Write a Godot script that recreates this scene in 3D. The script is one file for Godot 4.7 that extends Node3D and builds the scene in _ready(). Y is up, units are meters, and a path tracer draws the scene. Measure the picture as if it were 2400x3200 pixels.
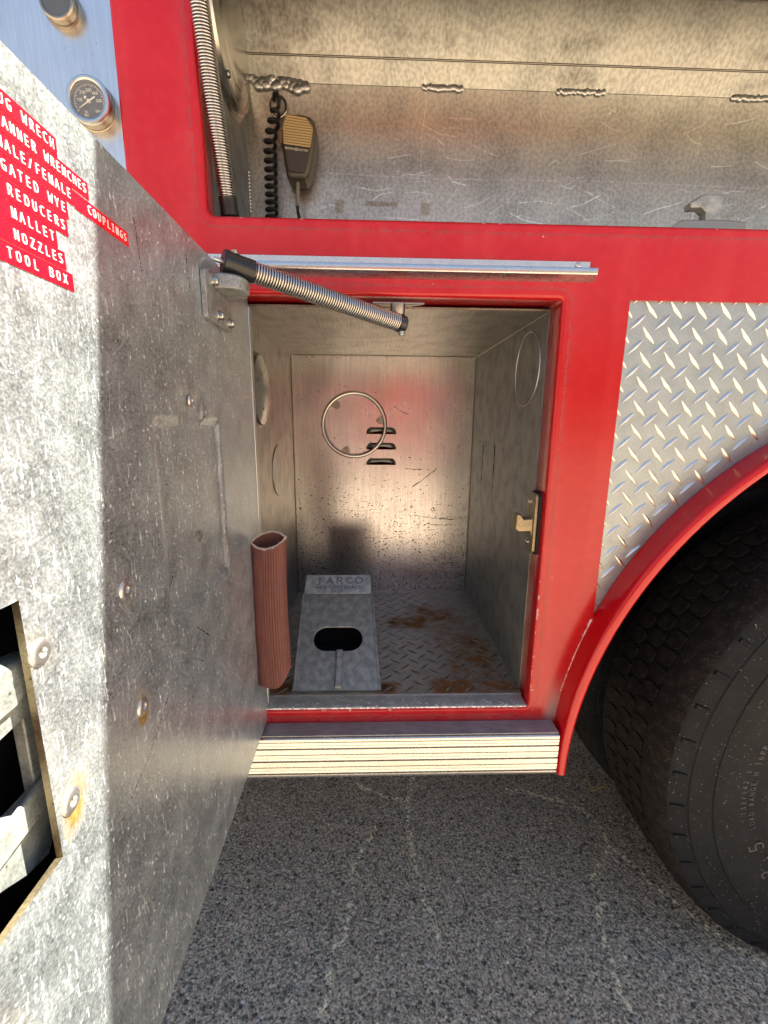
extends Node3D

# ---------------------------------------------------------------- mesh builder
class MB:
	var v := PackedVector3Array()
	var n := PackedVector3Array()
	var uv := PackedVector2Array()
	var o := Vector3.ZERO
	func _init(origin := Vector3.ZERO) -> void:
		o = origin
	func tri(a: Vector3, b: Vector3, c: Vector3, na: Vector3, nb: Vector3, nc: Vector3) -> void:
		var g := (c - a).cross(b - a)
		if g.length_squared() < 1e-20:
			return
		if g.dot(na + nb + nc) < 0.0:
			var t := b
			b = c
			c = t
			t = nb
			nb = nc
			nc = t
		v.append(a - o)
		v.append(b - o)
		v.append(c - o)
		n.append(na.normalized())
		n.append(nb.normalized())
		n.append(nc.normalized())
		var k := g.abs()
		for p in [a, b, c]:
			if k.x >= k.y and k.x >= k.z:
				uv.append(Vector2(p.z, p.y))
			elif k.y >= k.z:
				uv.append(Vector2(p.x, p.z))
			else:
				uv.append(Vector2(p.x, p.y))
	func quad(a: Vector3, b: Vector3, c: Vector3, d: Vector3, na: Vector3, nb: Vector3, nc: Vector3, nd: Vector3) -> void:
		tri(a, b, c, na, nb, nc)
		tri(a, c, d, na, nc, nd)
	func flat(a: Vector3, b: Vector3, c: Vector3, d: Vector3, out: Vector3) -> void:
		var g := (c - a).cross(b - a) + (d - a).cross(c - a)
		if g.dot(out) < 0.0:
			g = -g
		quad(a, b, c, d, g, g, g, g)
	func mesh(m: Material = null) -> ArrayMesh:
		var am := ArrayMesh.new()
		add_to(am, m)
		return am
	func add_to(am: ArrayMesh, m: Material) -> void:
		var a := []
		a.resize(Mesh.ARRAY_MAX)
		a[Mesh.ARRAY_VERTEX] = v
		a[Mesh.ARRAY_NORMAL] = n
		a[Mesh.ARRAY_TEX_UV] = uv
		am.add_surface_from_arrays(Mesh.PRIMITIVE_TRIANGLES, a)
		am.surface_set_material(am.get_surface_count() - 1, m)

# ---------------------------------------------------------------- texture pad
class Pad:
	var w: int
	var h: int
	var L := PackedFloat32Array()   # brightness factor
	var T := PackedFloat32Array()   # share of the stain colour
	var H := PackedFloat32Array()   # relief
	var rng := RandomNumberGenerator.new()
	func _init(ww: int, hh: int, sd: int) -> void:
		w = ww
		h = hh
		rng.seed = sd
		L.resize(w * h)
		L.fill(1.0)
		T.resize(w * h)
		H.resize(w * h)
		H.fill(0.5)
	func noise(sd: int, freq: float, aL: float, aT: float, aH: float, sx := 1.0, sy := 1.0, octaves := 3, cell := -1) -> void:
		var f := FastNoiseLite.new()
		f.seed = sd
		f.frequency = freq
		if cell >= 0:
			f.noise_type = FastNoiseLite.TYPE_CELLULAR
			f.cellular_return_type = cell
			f.fractal_type = FastNoiseLite.FRACTAL_NONE
		else:
			f.noise_type = FastNoiseLite.TYPE_SIMPLEX
			f.fractal_octaves = octaves
		var iw := maxi(8, int(w / sx))
		var ih := maxi(8, int(h / sy))
		var im := f.get_image(iw, ih)
		if iw != w or ih != h:
			im.resize(w, h, Image.INTERPOLATE_CUBIC)
		var d := im.get_data()
		for i in w * h:
			var x := d[i] / 255.0 - 0.5
			L[i] += x * aL
			if aT != 0.0:
				T[i] += maxf(0.0, x) * aT
			if aH != 0.0:
				H[i] += x * aH
	func spot(cx: float, cy: float, rx: float, ry: float, dl: float, dt := 0.0, dh := 0.0, hard := 0.5, ring := 0.0) -> void:
		for y in range(maxi(0, int(cy - ry)), mini(h, int(cy + ry) + 2)):
			for x in range(maxi(0, int(cx - rx)), mini(w, int(cx + rx) + 2)):
				var d := sqrt(pow((x - cx) / rx, 2) + pow((y - cy) / ry, 2))
				if d < 1.0:
					var k := clampf((1.0 - d) / maxf(1.0 - hard, 0.02), 0.0, 1.0)
					if ring > 0.0:
						k *= clampf((d - 1.0 + ring) / ring + 0.25, 0.0, 1.0)
					var i := y * w + x
					L[i] += dl * k
					T[i] += dt * k
					H[i] += dh * k
	func stroke(pts: Array, r: float, dl: float, dt := 0.0, dh := 0.0, wob := 0.0, skip := 0.0, hard := 0.4) -> void:
		for s in pts.size() - 1:
			var a: Vector2 = pts[s]
			var b: Vector2 = pts[s + 1]
			var m := maxi(1, int(a.distance_to(b) / maxf(0.7, r * 0.8)))
			for k in m:
				if rng.randf() < skip:
					continue
				var p := a.lerp(b, float(k) / m) + Vector2(rng.randf_range(-wob, wob), rng.randf_range(-wob, wob))
				var q := r * rng.randf_range(0.7, 1.3)
				spot(p.x, p.y, q, q, dl, dt, dh, hard)
	func image(fn: Callable) -> ImageTexture:
		var base: Color = fn.call(0)
		var stain: Color = fn.call(1)
		var lut := PackedByteArray()
		lut.resize(4097)
		for i in 4097:
			lut[i] = int(round(clampf(Color(i / 4096.0, 0, 0).linear_to_srgb().r, 0, 1) * 255.0))
		var out := PackedByteArray()
		out.resize(w * h * 3)
		for i in w * h:
			var t := clampf(T[i], 0.0, 1.0)
			var l := maxf(0.0, L[i]) * 4096.0
			var u := 1.0 - t
			out[i * 3] = lut[mini(4096, int(l * (base.r * u + stain.r * t)))]
			out[i * 3 + 1] = lut[mini(4096, int(l * (base.g * u + stain.g * t)))]
			out[i * 3 + 2] = lut[mini(4096, int(l * (base.b * u + stain.b * t)))]
		return ImageTexture.create_from_image(Image.create_from_data(w, h, false, Image.FORMAT_RGB8, out))
	func tex(base: Color, stain := Color.BLACK) -> ImageTexture:
		return image(func(k): return base if k == 0 else stain)
	func relief() -> ImageTexture:
		var out := PackedByteArray()
		out.resize(w * h)
		for i in w * h:
			out[i] = int(clampf(H[i], 0.0, 1.0) * 255.0)
		return ImageTexture.create_from_image(Image.create_from_data(w, h, false, Image.FORMAT_L8, out))
	func metal(base: float, fromL: float, fromT: float) -> ImageTexture:
		return rough(base, -fromL, -fromT)
	func rough(base: float, fromL: float, fromT: float) -> ImageTexture:
		var out := PackedByteArray()
		out.resize(w * h)
		for i in w * h:
			out[i] = int(clampf(base + (L[i] - 1.0) * fromL + T[i] * fromT, 0.05, 1.0) * 255.0)
		return ImageTexture.create_from_image(Image.create_from_data(w, h, false, Image.FORMAT_L8, out))

# ---------------------------------------------------------------- helpers
var M := {}
var truck: Node3D
var used := {}

func lin(r: float, g: float, b: float) -> Color:
	return Color(r, g, b).linear_to_srgb()

func mat(r: float, g: float, b: float, rough: float, metal := 0.0, spec := 0.5) -> StandardMaterial3D:
	var m := StandardMaterial3D.new()
	m.albedo_color = lin(r, g, b)
	m.roughness = rough
	m.metallic = metal
	m.metallic_specular = spec
	return m

func textured(pad: Pad, base: Color, stain: Color, x0: float, y0: float, w: float, h: float, rough: float, fromL: float, fromT: float, metal: float, relief_cm: float, repeat := true) -> StandardMaterial3D:
	var m := StandardMaterial3D.new()
	m.albedo_texture = pad.tex(base, stain)
	m.roughness = 1.0
	m.roughness_texture = pad.rough(rough, fromL, fromT)
	m.metallic = metal
	if relief_cm > 0.0:
		m.heightmap_enabled = true
		m.heightmap_texture = pad.relief()
		m.heightmap_scale = relief_cm
	m.uv1_scale = Vector3(1.0 / w, 1.0 / h, 1)
	m.uv1_offset = Vector3(-x0 / w, -y0 / h, 0)
	m.texture_repeat = repeat
	return m

func put(called: String, m: MB, material: Material, parent: Node = null, label := "") -> MeshInstance3D:
	var i := MeshInstance3D.new()
	i.mesh = m.mesh(material)
	return put_node(called, i, parent, label)

func put_node(called: String, i: MeshInstance3D, parent: Node = null, label := "") -> MeshInstance3D:
	if parent == null:
		parent = truck
	var key := str(parent.get_instance_id()) + called
	var k: int = used.get(key, 0)
	used[key] = k + 1
	i.name = called if k == 0 else "%s_%03d" % [called, k]
	parent.add_child(i, true)
	if label:
		i.set_meta("label", label)
	return i

func thing(called: String, at: Vector3, label: String, category: String) -> Node3D:
	var t := Node3D.new()
	t.name = called
	add_child(t, true)
	t.position = at
	t.set_meta("label", label)
	t.set_meta("category", category)
	return t

func ccw(p: PackedVector2Array) -> PackedVector2Array:
	var s := 0.0
	for i in p.size():
		s += p[i].cross(p[(i + 1) % p.size()])
	var q := PackedVector2Array(p)
	if s < 0.0:
		q.reverse()
	return q

func rect(x0: float, y0: float, x1: float, y1: float) -> PackedVector2Array:
	return PackedVector2Array([Vector2(x0, y0), Vector2(x1, y0), Vector2(x1, y1), Vector2(x0, y1)])

func rrect(x0: float, y0: float, x1: float, y1: float, r: float, seg := 5) -> PackedVector2Array:
	var p := PackedVector2Array()
	for c in [[x1 - r, y0 + r, -90], [x1 - r, y1 - r, 0], [x0 + r, y1 - r, 90], [x0 + r, y0 + r, 180]]:
		for i in seg + 1:
			var a := deg_to_rad(c[2] + 90.0 * i / seg)
			p.append(Vector2(c[0] + cos(a) * r, c[1] + sin(a) * r))
	return p

func disc(cx: float, cy: float, r: float, seg := 32, ry := -1.0) -> PackedVector2Array:
	var p := PackedVector2Array()
	for i in seg:
		p.append(Vector2(cx + cos(TAU * i / seg) * r, cy + sin(TAU * i / seg) * (r if ry < 0 else ry)))
	return p

# polygon in T's x/y plane, extruded from z0 to z1, edges rounded by bev
func prism(m: MB, poly: PackedVector2Array, T: Transform3D, z0: float, z1: float, bev := 0.0, smooth := 35.0) -> void:
	var p := ccw(poly)
	var c := p.size()
	var en := PackedVector2Array()
	for i in c:
		var d := (p[(i + 1) % c] - p[i]).normalized()
		en.append(Vector2(d.y, -d.x))
	var ins := PackedVector2Array()
	for i in c:
		var a := en[(i + c - 1) % c]
		var b := en[i]
		var k := a + b
		ins.append(p[i] - k / maxf(0.35, 0.5 * k.length_squared()) * bev)
	var cs := cos(deg_to_rad(smooth))
	var zd := signf(z1 - z0)
	var B := T.basis
	for i in c:
		var j := (i + 1) % c
		var ni := en[i]
		var nj := en[i]
		if en[(i + c - 1) % c].dot(en[i]) > cs:
			ni = (en[(i + c - 1) % c] + en[i]).normalized()
		if en[j].dot(en[i]) > cs:
			nj = (en[j] + en[i]).normalized()
		var A := B * Vector3(ni.x, ni.y, 0)
		var C := B * Vector3(nj.x, nj.y, 0)
		var za := z0 + bev * zd
		var zb := z1 - bev * zd
		m.quad(T * Vector3(p[i].x, p[i].y, za), T * Vector3(p[j].x, p[j].y, za), T * Vector3(p[j].x, p[j].y, zb), T * Vector3(p[i].x, p[i].y, zb), A, C, C, A)
		if bev > 0.0:
			for e in [[za, z0, -zd], [zb, z1, zd]]:
				var up: Vector3 = B * Vector3(0, 0, e[2])
				m.quad(T * Vector3(p[i].x, p[i].y, e[0]), T * Vector3(p[j].x, p[j].y, e[0]), T * Vector3(ins[j].x, ins[j].y, e[1]), T * Vector3(ins[i].x, ins[i].y, e[1]), A, C, up, up)
	var idx := Geometry2D.triangulate_polygon(ins)
	for e in [[z0, -zd], [z1, zd]]:
		var up: Vector3 = B * Vector3(0, 0, e[1])
		for t in range(0, idx.size(), 3):
			var q := []
			for s in 3:
				q.append(T * Vector3(ins[idx[t + s]].x, ins[idx[t + s]].y, e[0]))
			m.tri(q[0], q[1], q[2], up, up, up)

func box(m: MB, a: Vector3, b: Vector3, bev := 0.0) -> void:
	prism(m, rect(a.x, a.y, b.x, b.y), Transform3D(), a.z, b.z, bev)

func frame_to(at: Vector3, dir: Vector3) -> Transform3D:   # y axis along dir
	var y := dir.normalized()
	var x := y.cross(Vector3(0, 0, 1) if absf(y.z) < 0.9 else Vector3(1, 0, 0)).normalized()
	return Transform3D(Basis(x, y, x.cross(y)), at)

# profile of (radius, height along T's y), turned round T's y
func lathe(m: MB, prof: Array, T: Transform3D, seg := 24, sharp := 40.0, a0 := 0.0, a1 := TAU) -> void:
	var k := prof.size()
	var sn := []
	for i in k - 1:
		var d: Vector2 = (prof[i + 1] - prof[i]).normalized()
		sn.append(Vector2(d.y, -d.x))
	var cs := cos(deg_to_rad(sharp))
	for i in k - 1:
		var n0: Vector2 = sn[i]
		var n1: Vector2 = sn[i]
		if i > 0 and sn[i - 1].dot(sn[i]) > cs:
			n0 = (sn[i - 1] + sn[i]).normalized()
		if i < k - 2 and sn[i + 1].dot(sn[i]) > cs:
			n1 = (sn[i + 1] + sn[i]).normalized()
		for s in seg:
			var t0 := a0 + (a1 - a0) * s / seg
			var t1 := a0 + (a1 - a0) * (s + 1) / seg
			var e0 := Vector3(cos(t0), 0, sin(t0))
			var e1 := Vector3(cos(t1), 0, sin(t1))
			var up := Vector3.UP
			m.quad(T * (e0 * prof[i].x + up * prof[i].y), T * (e1 * prof[i].x + up * prof[i].y), T * (e1 * prof[i + 1].x + up * prof[i + 1].y), T * (e0 * prof[i + 1].x + up * prof[i + 1].y),
				T.basis * (e0 * n0.x + up * n0.y), T.basis * (e1 * n0.x + up * n0.y), T.basis * (e1 * n1.x + up * n1.y), T.basis * (e0 * n1.x + up * n1.y))

func tube(m: MB, pts: PackedVector3Array, r: float, sides := 8, closed := false, caps := true) -> void:
	var c := pts.size()
	var rings := []
	var x := Vector3.ZERO
	for i in c:
		var a := pts[(i + c - 1) % c] if closed or i > 0 else pts[0]
		var b := pts[(i + 1) % c] if closed or i < c - 1 else pts[c - 1]
		var t := (b - a).normalized()
		if x == Vector3.ZERO:
			x = t.cross(Vector3(0.3, 0.9, 0.4)).normalized()
		x = (x - t * x.dot(t)).normalized()
		var y := t.cross(x)
		var ring := []
		for s in sides:
			ring.append(x * cos(TAU * s / sides) + y * sin(TAU * s / sides))
		rings.append(ring)
	for i in (c if closed else c - 1):
		var j := (i + 1) % c
		for s in sides:
			var u := (s + 1) % sides
			m.quad(pts[i] + rings[i][s] * r, pts[i] + rings[i][u] * r, pts[j] + rings[j][u] * r, pts[j] + rings[j][s] * r, rings[i][s], rings[i][u], rings[j][u], rings[j][s])
	if caps and not closed:
		for e in [0, c - 1]:
			var t := (pts[e] - pts[1 if e == 0 else c - 2]).normalized()
			for s in sides:
				m.tri(pts[e], pts[e] + rings[e][s] * r, pts[e] + rings[e][(s + 1) % sides] * r, t, t, t)

func helix(a: Vector3, b: Vector3, r: float, turns: float, per := 16) -> PackedVector3Array:
	var T := frame_to(a, b - a)
	var p := PackedVector3Array()
	var n := int(turns * per)
	for i in n + 1:
		var t := TAU * i / per
		p.append(T * Vector3(cos(t) * r, (b - a).length() * i / n, sin(t) * r))
	return p

# rounded rim round an opening: profile of (outwards, z)
func rim(m: MB, loop: PackedVector2Array, prof: Array) -> void:
	var p := ccw(loop)
	var c := p.size()
	var out := []
	var unit := []
	for i in c:
		var d0 := (p[i] - p[(i + c - 1) % c]).normalized()
		var d1 := (p[(i + 1) % c] - p[i]).normalized()
		var k := Vector2(d0.y, -d0.x) + Vector2(d1.y, -d1.x)
		out.append(k / maxf(0.35, 0.5 * k.length_squared()))
		unit.append(k.normalized())
	var pn := []
	for i in prof.size():
		var a: Vector2 = prof[maxi(0, i - 1)]
		var b: Vector2 = prof[mini(prof.size() - 1, i + 1)]
		var d := (b - a).normalized()
		var q := Vector2(d.y, -d.x)
		pn.append(q if q.dot(Vector2(-1, 0.6)) > 0.0 else -q)
	for i in c:
		var j := (i + 1) % c
		for k in prof.size() - 1:
			var q := []
			var nn := []
			for e in [[i, k], [j, k], [j, k + 1], [i, k + 1]]:
				var xy: Vector2 = p[e[0]] + out[e[0]] * prof[e[1]].x
				q.append(Vector3(xy.x, xy.y, prof[e[1]].y))
				nn.append(Vector3(unit[e[0]].x * pn[e[1]].x, unit[e[0]].y * pn[e[1]].x, pn[e[1]].y))
			m.quad(q[0], q[1], q[2], q[3], nn[0], nn[1], nn[2], nn[3])

func grown(loop: PackedVector2Array, by: float) -> PackedVector2Array:
	var p := ccw(loop)
	var c := p.size()
	var r := PackedVector2Array()
	for i in c:
		var d0 := (p[i] - p[(i + c - 1) % c]).normalized()
		var d1 := (p[(i + 1) % c] - p[i]).normalized()
		var k := Vector2(d0.y, -d0.x) + Vector2(d1.y, -d1.x)
		r.append(p[i] + k / maxf(0.35, 0.5 * k.length_squared()) * by)
	return r

func cut(polys: Array, by: PackedVector2Array) -> Array:
	var r := []
	for p in polys:
		r.append_array(Geometry2D.clip_polygons(p, by))
	return r

func keep(polys: Array, by: PackedVector2Array) -> Array:
	var r := []
	for p in polys:
		r.append_array(Geometry2D.intersect_polygons(p, by))
	return r

var fonts := {}
func letters(m: MB, text: String, T: Transform3D, em: float, depth: float, font := "Droid Sans") -> void:
	if not fonts.has(font):
		var f := SystemFont.new()
		f.font_names = PackedStringArray([font])
		fonts[font] = f
	var tm := TextMesh.new()
	tm.font = fonts[font]
	tm.text = text
	tm.font_size = 32
	tm.pixel_size = em / 32.0
	tm.depth = depth
	tm.curve_step = 3.0
	var a := tm.get_mesh_arrays()
	if a.is_empty() or a[Mesh.ARRAY_VERTEX] == null:
		return
	var vs: PackedVector3Array = a[Mesh.ARRAY_VERTEX]
	var ns: PackedVector3Array = a[Mesh.ARRAY_NORMAL]
	var ix = a[Mesh.ARRAY_INDEX]
	var order: PackedInt32Array = ix if ix != null and ix.size() else PackedInt32Array(range(vs.size()))
	for t in range(0, order.size() - 2, 3):
		m.tri(T * vs[order[t]], T * vs[order[t + 1]], T * vs[order[t + 2]], T.basis * ns[order[t]], T.basis * ns[order[t + 1]], T.basis * ns[order[t + 2]])

func bolt(m: MB, at: Vector3, dir: Vector3, r: float, h: float) -> void:   # hexagon head on a washer
	var T := frame_to(at, dir)
	lathe(m, [Vector2(r * 1.35, 0), Vector2(r * 1.35, h * 0.15), Vector2(r * 0.9, h * 0.25)], T, 16)
	lathe(m, [Vector2(r, h * 0.2), Vector2(r, h * 0.85), Vector2(r * 0.85, h), Vector2(0.00001, h)], T, 6, 10.0)

func dome_rivet(m: MB, at: Vector3, dir: Vector3, r: float, h: float) -> void:   # domed blind rivet with a hollow
	var T := frame_to(at, dir)
	lathe(m, [Vector2(r, 0), Vector2(r * 0.97, h * 0.4), Vector2(r * 0.75, h * 0.85), Vector2(r * 0.52, h), Vector2(r * 0.38, h * 0.92), Vector2(r * 0.30, h * 0.4), Vector2(r * 0.24, -h * 0.5), Vector2(0.00001, -h * 0.6)], T, 24, 50.0)

func screw(m: MB, at: Vector3, dir: Vector3, r: float, h: float) -> void:   # pan head with a cross recess
	var T := frame_to(at, dir)
	lathe(m, [Vector2(r, 0), Vector2(r * 0.95, h * 0.5), Vector2(r * 0.7, h * 0.9), Vector2(r * 0.45, h), Vector2(r * 0.42, h * 0.55), Vector2(0.00001, h * 0.45)], T, 18, 50.0)
	for k in 2:
		var w := r * 0.09
		var l := r * 0.42
		var b := T * Transform3D(Basis(Vector3.UP, PI / 4 + k * PI / 2), Vector3(0, h * 0.45, 0))
		prism(m, rect(w, w, l, l), b * Transform3D(Basis(Vector3.RIGHT, -PI / 2), Vector3.ZERO), 0, h * 0.5)
		prism(m, rect(-l, -l, -w, -w), b * Transform3D(Basis(Vector3.RIGHT, -PI / 2), Vector3.ZERO), 0, h * 0.5)

# ---------------------------------------------------------------- scene
func _ready() -> void:
	var cam := Camera3D.new()
	cam.name = "camera"
	add_child(cam)
	cam.transform = Transform3D(Basis(Vector3(0.99950, 0.009027, 0.030309), Vector3(-0.002695, 0.979221, -0.202780), Vector3(-0.031510, 0.202596, 0.978755)).orthonormalized(), Vector3(0, 1.14, 0.67))
	cam.fov = 99.964
	cam.near = 0.02
	cam.far = 400.0
	cam.current = true
	var env := Environment.new()
	env.background_mode = Environment.BG_SKY
	var sky := ProceduralSkyMaterial.new()
	sky.sky_top_color = Color(0.44, 0.58, 0.77)
	sky.sky_horizon_color = Color(0.90, 0.89, 0.86)
	sky.sky_curve = 0.34
	sky.ground_bottom_color = Color(0.3, 0.29, 0.27)
	sky.ground_horizon_color = Color(0.5, 0.5, 0.5)
	sky.sky_energy_multiplier = 0.62
	env.sky = Sky.new()
	env.sky.sky_material = sky
	env.tonemap_mode = Environment.TONE_MAPPER_LINEAR
	env.tonemap_exposure = 4.9
	env.sdfgi_enabled = true
	env.ssao_enabled = true
	env.ssil_enabled = true
	var we := WorldEnvironment.new()
	we.name = "world"
	we.environment = env
	add_child(we)
	var sun := DirectionalLight3D.new()
	sun.name = "sun"
	sun.light_color = Color(1.0, 0.96, 0.89)
	sun.light_energy = 1.6
	sun.light_angular_distance = 0.5
	sun.shadow_enabled = true
	add_child(sun)
	sun.look_at_from_position(Vector3(0.62, 1.0, -0.174) * 30.0, Vector3.ZERO, Vector3(0, 0, 1))

	truck = thing("fire_truck", Vector3.ZERO, "red fire truck side with an open aluminium locker door and big rear tyre", "fire truck")
	make_materials()
	make_ground()
	make_body()
	make_lower_locker()
	make_upper_locker()
	make_pump_panel()
	make_diamond_panel()
	make_wheel()
	make_door()
	make_stay()
	make_chock()
	make_hose()
	make_microphone()
	make_small_things()
	make_across_the_lot()
	for c in find_children("*", "GeometryInstance3D", true, false):
		c.cast_shadow = GeometryInstance3D.SHADOW_CASTING_SETTING_ON

func make_materials() -> void:
	var p: Pad
	# painted body, 1.26 m x 1.26 m round the two lockers
	p = Pad.new(1024, 1024, 11)
	var s := 1024.0 / 1.26
	var q := func(x, y): return Vector2((x + 0.36) * s, (y - 0.54) * s)
	p.noise(1, 0.006, 0.08, 0.03, 0.0, 1, 1, 3)
	p.noise(2, 0.05, 0.08, 0.03, 0.12, 1, 1, 3)
	p.noise(3, 0.02, 0.06, 0.05, 0.0, 1, 14, 2)
	for lp in [rrect(-0.215, 0.634, 0.294, 1.333, 0.02), rrect(-0.24, 1.404, 1.7, 1.728, 0.022)]:
		for k in 3:
			var pts := []
			for v in grown(lp, 0.004 * k):
				pts.append(q.call(v.x, v.y))
			pts.append(pts[0])
			p.stroke(pts, [1.8, 5.0, 9.0][k], [-0.16, -0.008, -0.004][k], [0.06, 0.012, 0.006][k], 0.0, [0.6, 2.0, 4.0][k], [0.15, 0.3, 0.3][k])
	for k in 260:   # grime that gathers above the step
		var a: Vector2 = q.call(p.rng.randf_range(-0.2, 0.345), 0.622 + absf(p.rng.randfn(0, 0.006)))
		p.spot(a.x, a.y, 16, 6, -0.012, 0.010, 0.0, 0.0)
	for k in 240:
		var a: Vector2 = q.call(p.rng.randf_range(0.315, 0.345), 0.622 + absf(p.rng.randfn(0, 0.035)))
		p.spot(a.x, a.y, 11, 16, -0.006, 0.018, 0.0, 0.0)
	for k in 90:   # chips
		var a: Vector2
		var big := 1.0
		match k % 4:
			0: a = q.call(0.281 + p.rng.randfn(0, 0.001), 0.66 + absf(p.rng.randfn(0, 0.14)))
			1: a = q.call(p.rng.randf_range(-0.16, 0.27), 0.6475 + p.rng.randfn(0, 0.0012))
			2:
				a = q.call(p.rng.randf_range(-0.3, 0.8), p.rng.randf_range(0.7, 1.66))
				big = 0.6
			3: a = q.call(p.rng.randf_range(-0.2, 0.8), 1.4185 + p.rng.randfn(0, 0.0012))
		p.spot(a.x, a.y, p.rng.randf_range(0.8, 2.6) * big, p.rng.randf_range(0.8, 2.4) * big, 0.2, 1.0, -0.1, 0.7)
	for e in [[0.3765, 0.812, 0.366, 0.780, 2.4], [0.366, 0.780, 0.3525, 0.741, 1.6], [0.3525, 0.741, 0.3455, 0.716, 1.0], [0.345, 0.714, 0.3355, 0.678, 0.7]]:
		p.stroke([q.call(e[0], e[1]), q.call(e[2], e[3])], e[4], 0.5, 1.0, 0.0, 0.3, 0.1, 0.7)
	for k in 14:
		var a: Vector2 = q.call(0.279 + p.rng.randf_range(-0.003, 0.003), p.rng.randf_range(0.79, 0.86))
		p.spot(a.x, a.y, 2.6, 3.6, 0.2, 1.0, -0.1, 0.7)
	M.paint = textured(p, Color(0.44, 0.002, 0.006), Color(0.45, 0.36, 0.34), -0.36, 0.54, 1.26, 1.26, 0.22, -0.4, 0.4, 0.0, 0.012, false)
	M.paint.metallic_specular = 0.5

	# sheet aluminium, brushed along the vertical, marked; tile of 0.6 m
	p = Pad.new(1024, 1024, 5)
	p.noise(21, 0.008, 0.5, 0.35, 0.0, 1, 1, 3)
	p.noise(22, 0.08, 0.34, 0.05, 0.10, 1, 1, 3)
	p.noise(23, 0.10, 0.34, 0.0, 0.08, 1, 26, 2)
	for k in 500:
		var a := Vector2(p.rng.randf() * 1024, p.rng.randf() * 1024)
		p.spot(a.x, a.y, p.rng.randf_range(1, 3), p.rng.randf_range(1, 6), p.rng.randf_range(-0.7, 0.3), 0.2, 0.0, 0.3)
	for k in 130:
		var a := Vector2(p.rng.randf() * 1024, p.rng.randf() * 1024)
		var d := Vector2.from_angle(p.rng.randf() * TAU) * p.rng.randf_range(15, 120)
		p.stroke([a, a + d * 0.5 + Vector2(p.rng.randfn(0, 5), 0), a + d], 0.8, p.rng.randf_range(-0.12, 0.22), 0.0, -0.06, 0.4, 0.2)
	M.sheet = textured(p, Color(0.37, 0.365, 0.34), Color(0.22, 0.19, 0.15), 0, 0, 0.6, 0.6, 0.36, -0.1, 0.2, 0.92, 0.012)
	M.sheet_dull = textured(p, Color(0.33, 0.34, 0.33), Color(0.19, 0.18, 0.155), 0.2, 0.1, 0.5, 0.5, 0.5, -0.1, 0.2, 0.85, 0.02)
	p = Pad.new(512, 512, 18)
	p.noise(24, 0.03, 0.10, 0.10, 0.0, 1, 1, 3)
	p.noise(25, 0.15, 0.08, 0.02, 0.05, 6, 1, 2)
	for k in 70:
		var a := Vector2(p.rng.randf() * 512, p.rng.randf() * 512)
		p.spot(a.x, a.y, p.rng.randf_range(0.7, 2.2), p.rng.randf_range(0.7, 1.6), -0.4, 0.3, 0.0, 0.4)
	M.bright = textured(p, Color(0.58, 0.585, 0.575), Color(0.40, 0.375, 0.33), 0, 0, 0.4, 0.4, 0.27, -0.15, 0.2, 1.0, 0.004)

	# back wall of the lower locker: x -0.21..0.28, y 0.65..1.32
	p = Pad.new(768, 1024, 6)
	s = 1024.0 / 0.68
	q = func(x, y): return Vector2((x + 0.22) * s, (y - 0.65) * s)
	p.noise(31, 0.006, 0.2, 0.3, 0.0, 1, 1, 3)
	p.noise(32, 0.09, 0.24, 0.05, 0.10, 1, 1, 3)
	p.noise(33, 0.08, 0.24, 0.0, 0.06, 1, 24, 2)
	for k in 2200:
		var y := 0.66 + absf(p.rng.randfn(0, 0.15))
		var a: Vector2 = q.call(p.rng.randf_range(-0.2, 0.27), y)
		var l := p.rng.randf_range(1.0, 7.0) if p.rng.randf() < 0.3 else p.rng.randf_range(0.8, 2.4)
		p.stroke([a, a + Vector2(l, p.rng.randfn(0, l * 0.3))], p.rng.randf_range(1.1, 2.6), -0.9, 0.4, 0.0, 0.3, 0.1)
	for k in 60:
		var a: Vector2 = q.call(p.rng.randf_range(-0.15, 0.26), p.rng.randf_range(0.68, 0.93))
		p.stroke([a, a + Vector2(p.rng.randf_range(8, 60), p.rng.randfn(0, 3))], 1.0, -0.5, 0.15, 0.0, 0.6, 0.4)
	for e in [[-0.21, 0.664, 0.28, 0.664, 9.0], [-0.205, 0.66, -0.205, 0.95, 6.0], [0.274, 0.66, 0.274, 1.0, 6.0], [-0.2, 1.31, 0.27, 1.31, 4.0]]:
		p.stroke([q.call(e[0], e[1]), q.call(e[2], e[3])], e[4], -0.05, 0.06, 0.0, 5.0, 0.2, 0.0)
	for e in [[0.062, 1.185, 0.102, 1.163, 1.6], [0.091, 1.019, 0.141, 1.015, 2.6], [0.188, 1.022, 0.113, 0.963, 2.4], [0.15, 1.17, 0.164, 1.141, 0.8], [0.12, 0.885, 0.235, 0.872, 1.4], [0.16, 0.86, 0.232, 0.857, 1.6], [0.20, 0.877, 0.245, 0.874, 2.2]]:
		p.stroke([q.call(e[0], e[1]), q.call((e[0] + e[2]) / 2, (e[1] + e[3]) / 2 - 0.003), q.call(e[2], e[3])], e[4] * 1.1, -0.55, 0.2, 0.0, 1.6, 0.3)
	M.back = textured(p, Color(0.53, 0.52, 0.52), Color(0.26, 0.22, 0.19), -0.22, 0.65, 768.0 / s, 0.68, 0.25, -0.1, 0.25, 0.92, 0.008, false)

	# upper locker's back wall: x -0.25..1.0, y 1.4..1.95
	p = Pad.new(1536, 768, 7)
	s = 1536.0 / 1.25
	q = func(x, y): return Vector2((x + 0.25) * s, (y - 1.38) * s)
	p.noise(41, 0.006, 0.4, 0.3, 0.0, 1, 1, 3)
	p.noise(42, 0.09, 0.5, 0.10, 0.2, 1, 1, 3)
	p.noise(43, 0.12, 0.14, 0.0, 0.06, 1, 10, 2)
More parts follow.
